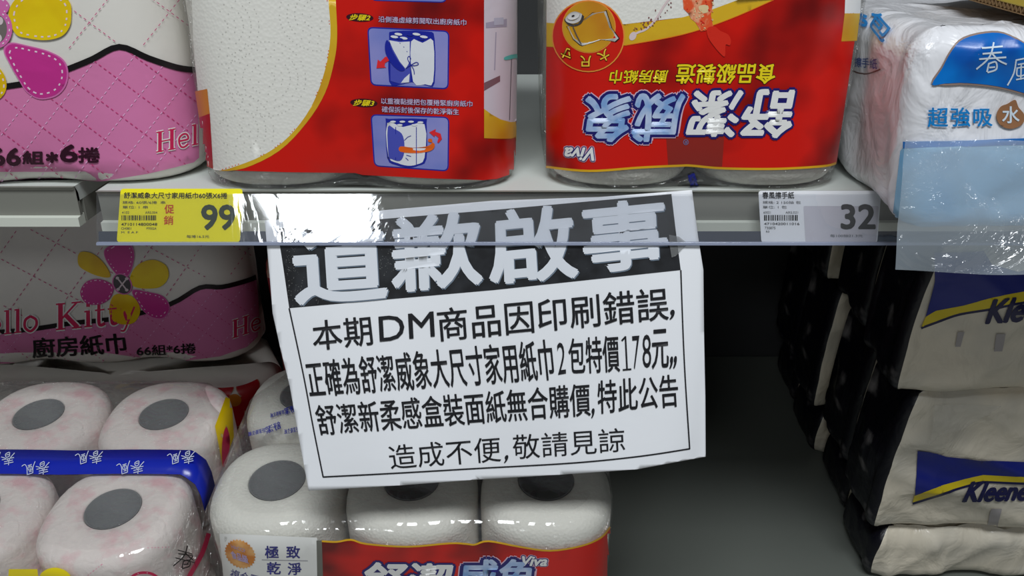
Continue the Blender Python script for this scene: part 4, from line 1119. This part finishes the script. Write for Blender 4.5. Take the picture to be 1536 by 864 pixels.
def napart(pk, t, kind):
    pr = Print(pk.front(), t, base=0.0011)
    if kind == 'top':
        b_ = [(1403, 380), (1402, 421), (1387, 474), (1403, 465), (1444, 457), (1488, 445), (1536, 436), (1620, 425), (1640, 370)]
        pr.poly('printed_label', b_, nblue, 1, B)
        pr.poly('printed_label', [(1470, 370), (1486, 395), (1526, 407), (1560, 396), (1620, 380), (1620, 365)], M_nap, 1.8, B)
        low_ = [(1387, 474), (1403, 465), (1444, 457), (1488, 445), (1536, 436), (1620, 425)]
        pr.poly('printed_label', low_ + [(1620, 440), (1536, 451), (1488, 461), (1440, 468), (1410, 478), (1380, 490)], nyel, 2, B)
        pr.stroke('printed_label', cat([(1380, 491), (1410, 480), (1440, 470), (1488, 462), (1536, 453), (1620, 442)], 4, False), 3.6, nnavy, 2.5, g=B)
        pr.text('lettering', 'Kleenex', [(1480, 449), (1625, 440), (1622, 474), (1478, 484)], nnavy, 5, offset=0.03, shear=0.35, g=B)
        for a in ((1436, 497, 10), (1494, 500, 14)):
            pr.poly('printed_label', [(a[0], a[1]), (a[0] + a[2], a[1]), (a[0] + a[2] - 6, a[1] + 12 + a[2]), (a[0] - 4, a[1] + 12 + a[2])], soft, 1, B)
    else:
        b_ = [(1376, 675), (1396, 677), (1420, 684), (1451, 687), (1472, 690), (1536, 692), (1640, 690), (1640, 712), (1536, 714), (1474, 711), (1447, 718), (1413, 728), (1372, 742)]
        pr.poly('printed_label', b_, nblue, 1, B)
        pr.poly('printed_label', [(1371, 742), (1413, 727), (1447, 717), (1474, 711), (1536, 714), (1640, 712), (1640, 722), (1536, 722), (1474, 720), (1447, 727), (1413, 738), (1368, 752)], nyel, 2, B)
        pr.stroke('printed_label', cat([(1368, 754), (1413, 740), (1447, 729), (1474, 722), (1536, 724), (1640, 723)], 4, False), 3.2, nnavy, 2.5, g=B)
        pr.text('lettering', 'Kleenex', [(1449, 722), (1562, 720), (1560, 748), (1444, 751)], nnavy, 5, offset=0.03, shear=0.35, g=B)
        pr.poly('printed_label', [(1486, 762), (1502, 762), (1496, 790), (1480, 790)], soft, 1, B)
    return pr.finish()
z1, z2, z3 = 0.0, 0.072, 0.2545
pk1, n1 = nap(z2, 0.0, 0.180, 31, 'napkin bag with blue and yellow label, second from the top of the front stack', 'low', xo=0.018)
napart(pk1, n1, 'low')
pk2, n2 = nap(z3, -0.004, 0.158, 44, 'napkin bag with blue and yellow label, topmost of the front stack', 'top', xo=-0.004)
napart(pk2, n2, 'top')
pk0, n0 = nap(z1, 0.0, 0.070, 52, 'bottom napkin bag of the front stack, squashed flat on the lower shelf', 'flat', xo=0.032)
# loose corner of film hanging from the top bag
V = [(-0.066, -0.012, 0.002), (-0.035, -0.013, 0.004), (-0.005, -0.012, 0.001), (-0.062, -0.015, -0.02), (-0.036, -0.017, -0.022), (-0.058, -0.013, -0.045), (-0.05, -0.014, -0.03)]
mesh_obj('loose_flap', [(a * 1.0, b, c) for a, b, c in V], [(0, 3, 4, 1), (1, 4, 2), (3, 5, 6, 4)], film('loose_film', gloss=1.6, rough=0.15, haze=0.35, hazecol=rgb(200, 194, 182)), n2)
def copy_thing(src, M, label):
    c = src.copy(); C.objects.link(c); c.matrix_basis = M; c['label'] = label
    for ch in list(src.children):
        d = ch.copy(); C.objects.link(d); d.parent = c
        d.matrix_parent_inverse = Matrix.Identity(4)
    return c
rows = ['second', 'third', 'fourth']
for r in range(3):
    yy = (r + 1) * (ND + 0.007)
    dx = (0.004, -0.005, 0.0)[r]
    for nm, src, zz in (('topmost', n2, z3), ('middle', n1, z2), ('bottom', n0, z1)):
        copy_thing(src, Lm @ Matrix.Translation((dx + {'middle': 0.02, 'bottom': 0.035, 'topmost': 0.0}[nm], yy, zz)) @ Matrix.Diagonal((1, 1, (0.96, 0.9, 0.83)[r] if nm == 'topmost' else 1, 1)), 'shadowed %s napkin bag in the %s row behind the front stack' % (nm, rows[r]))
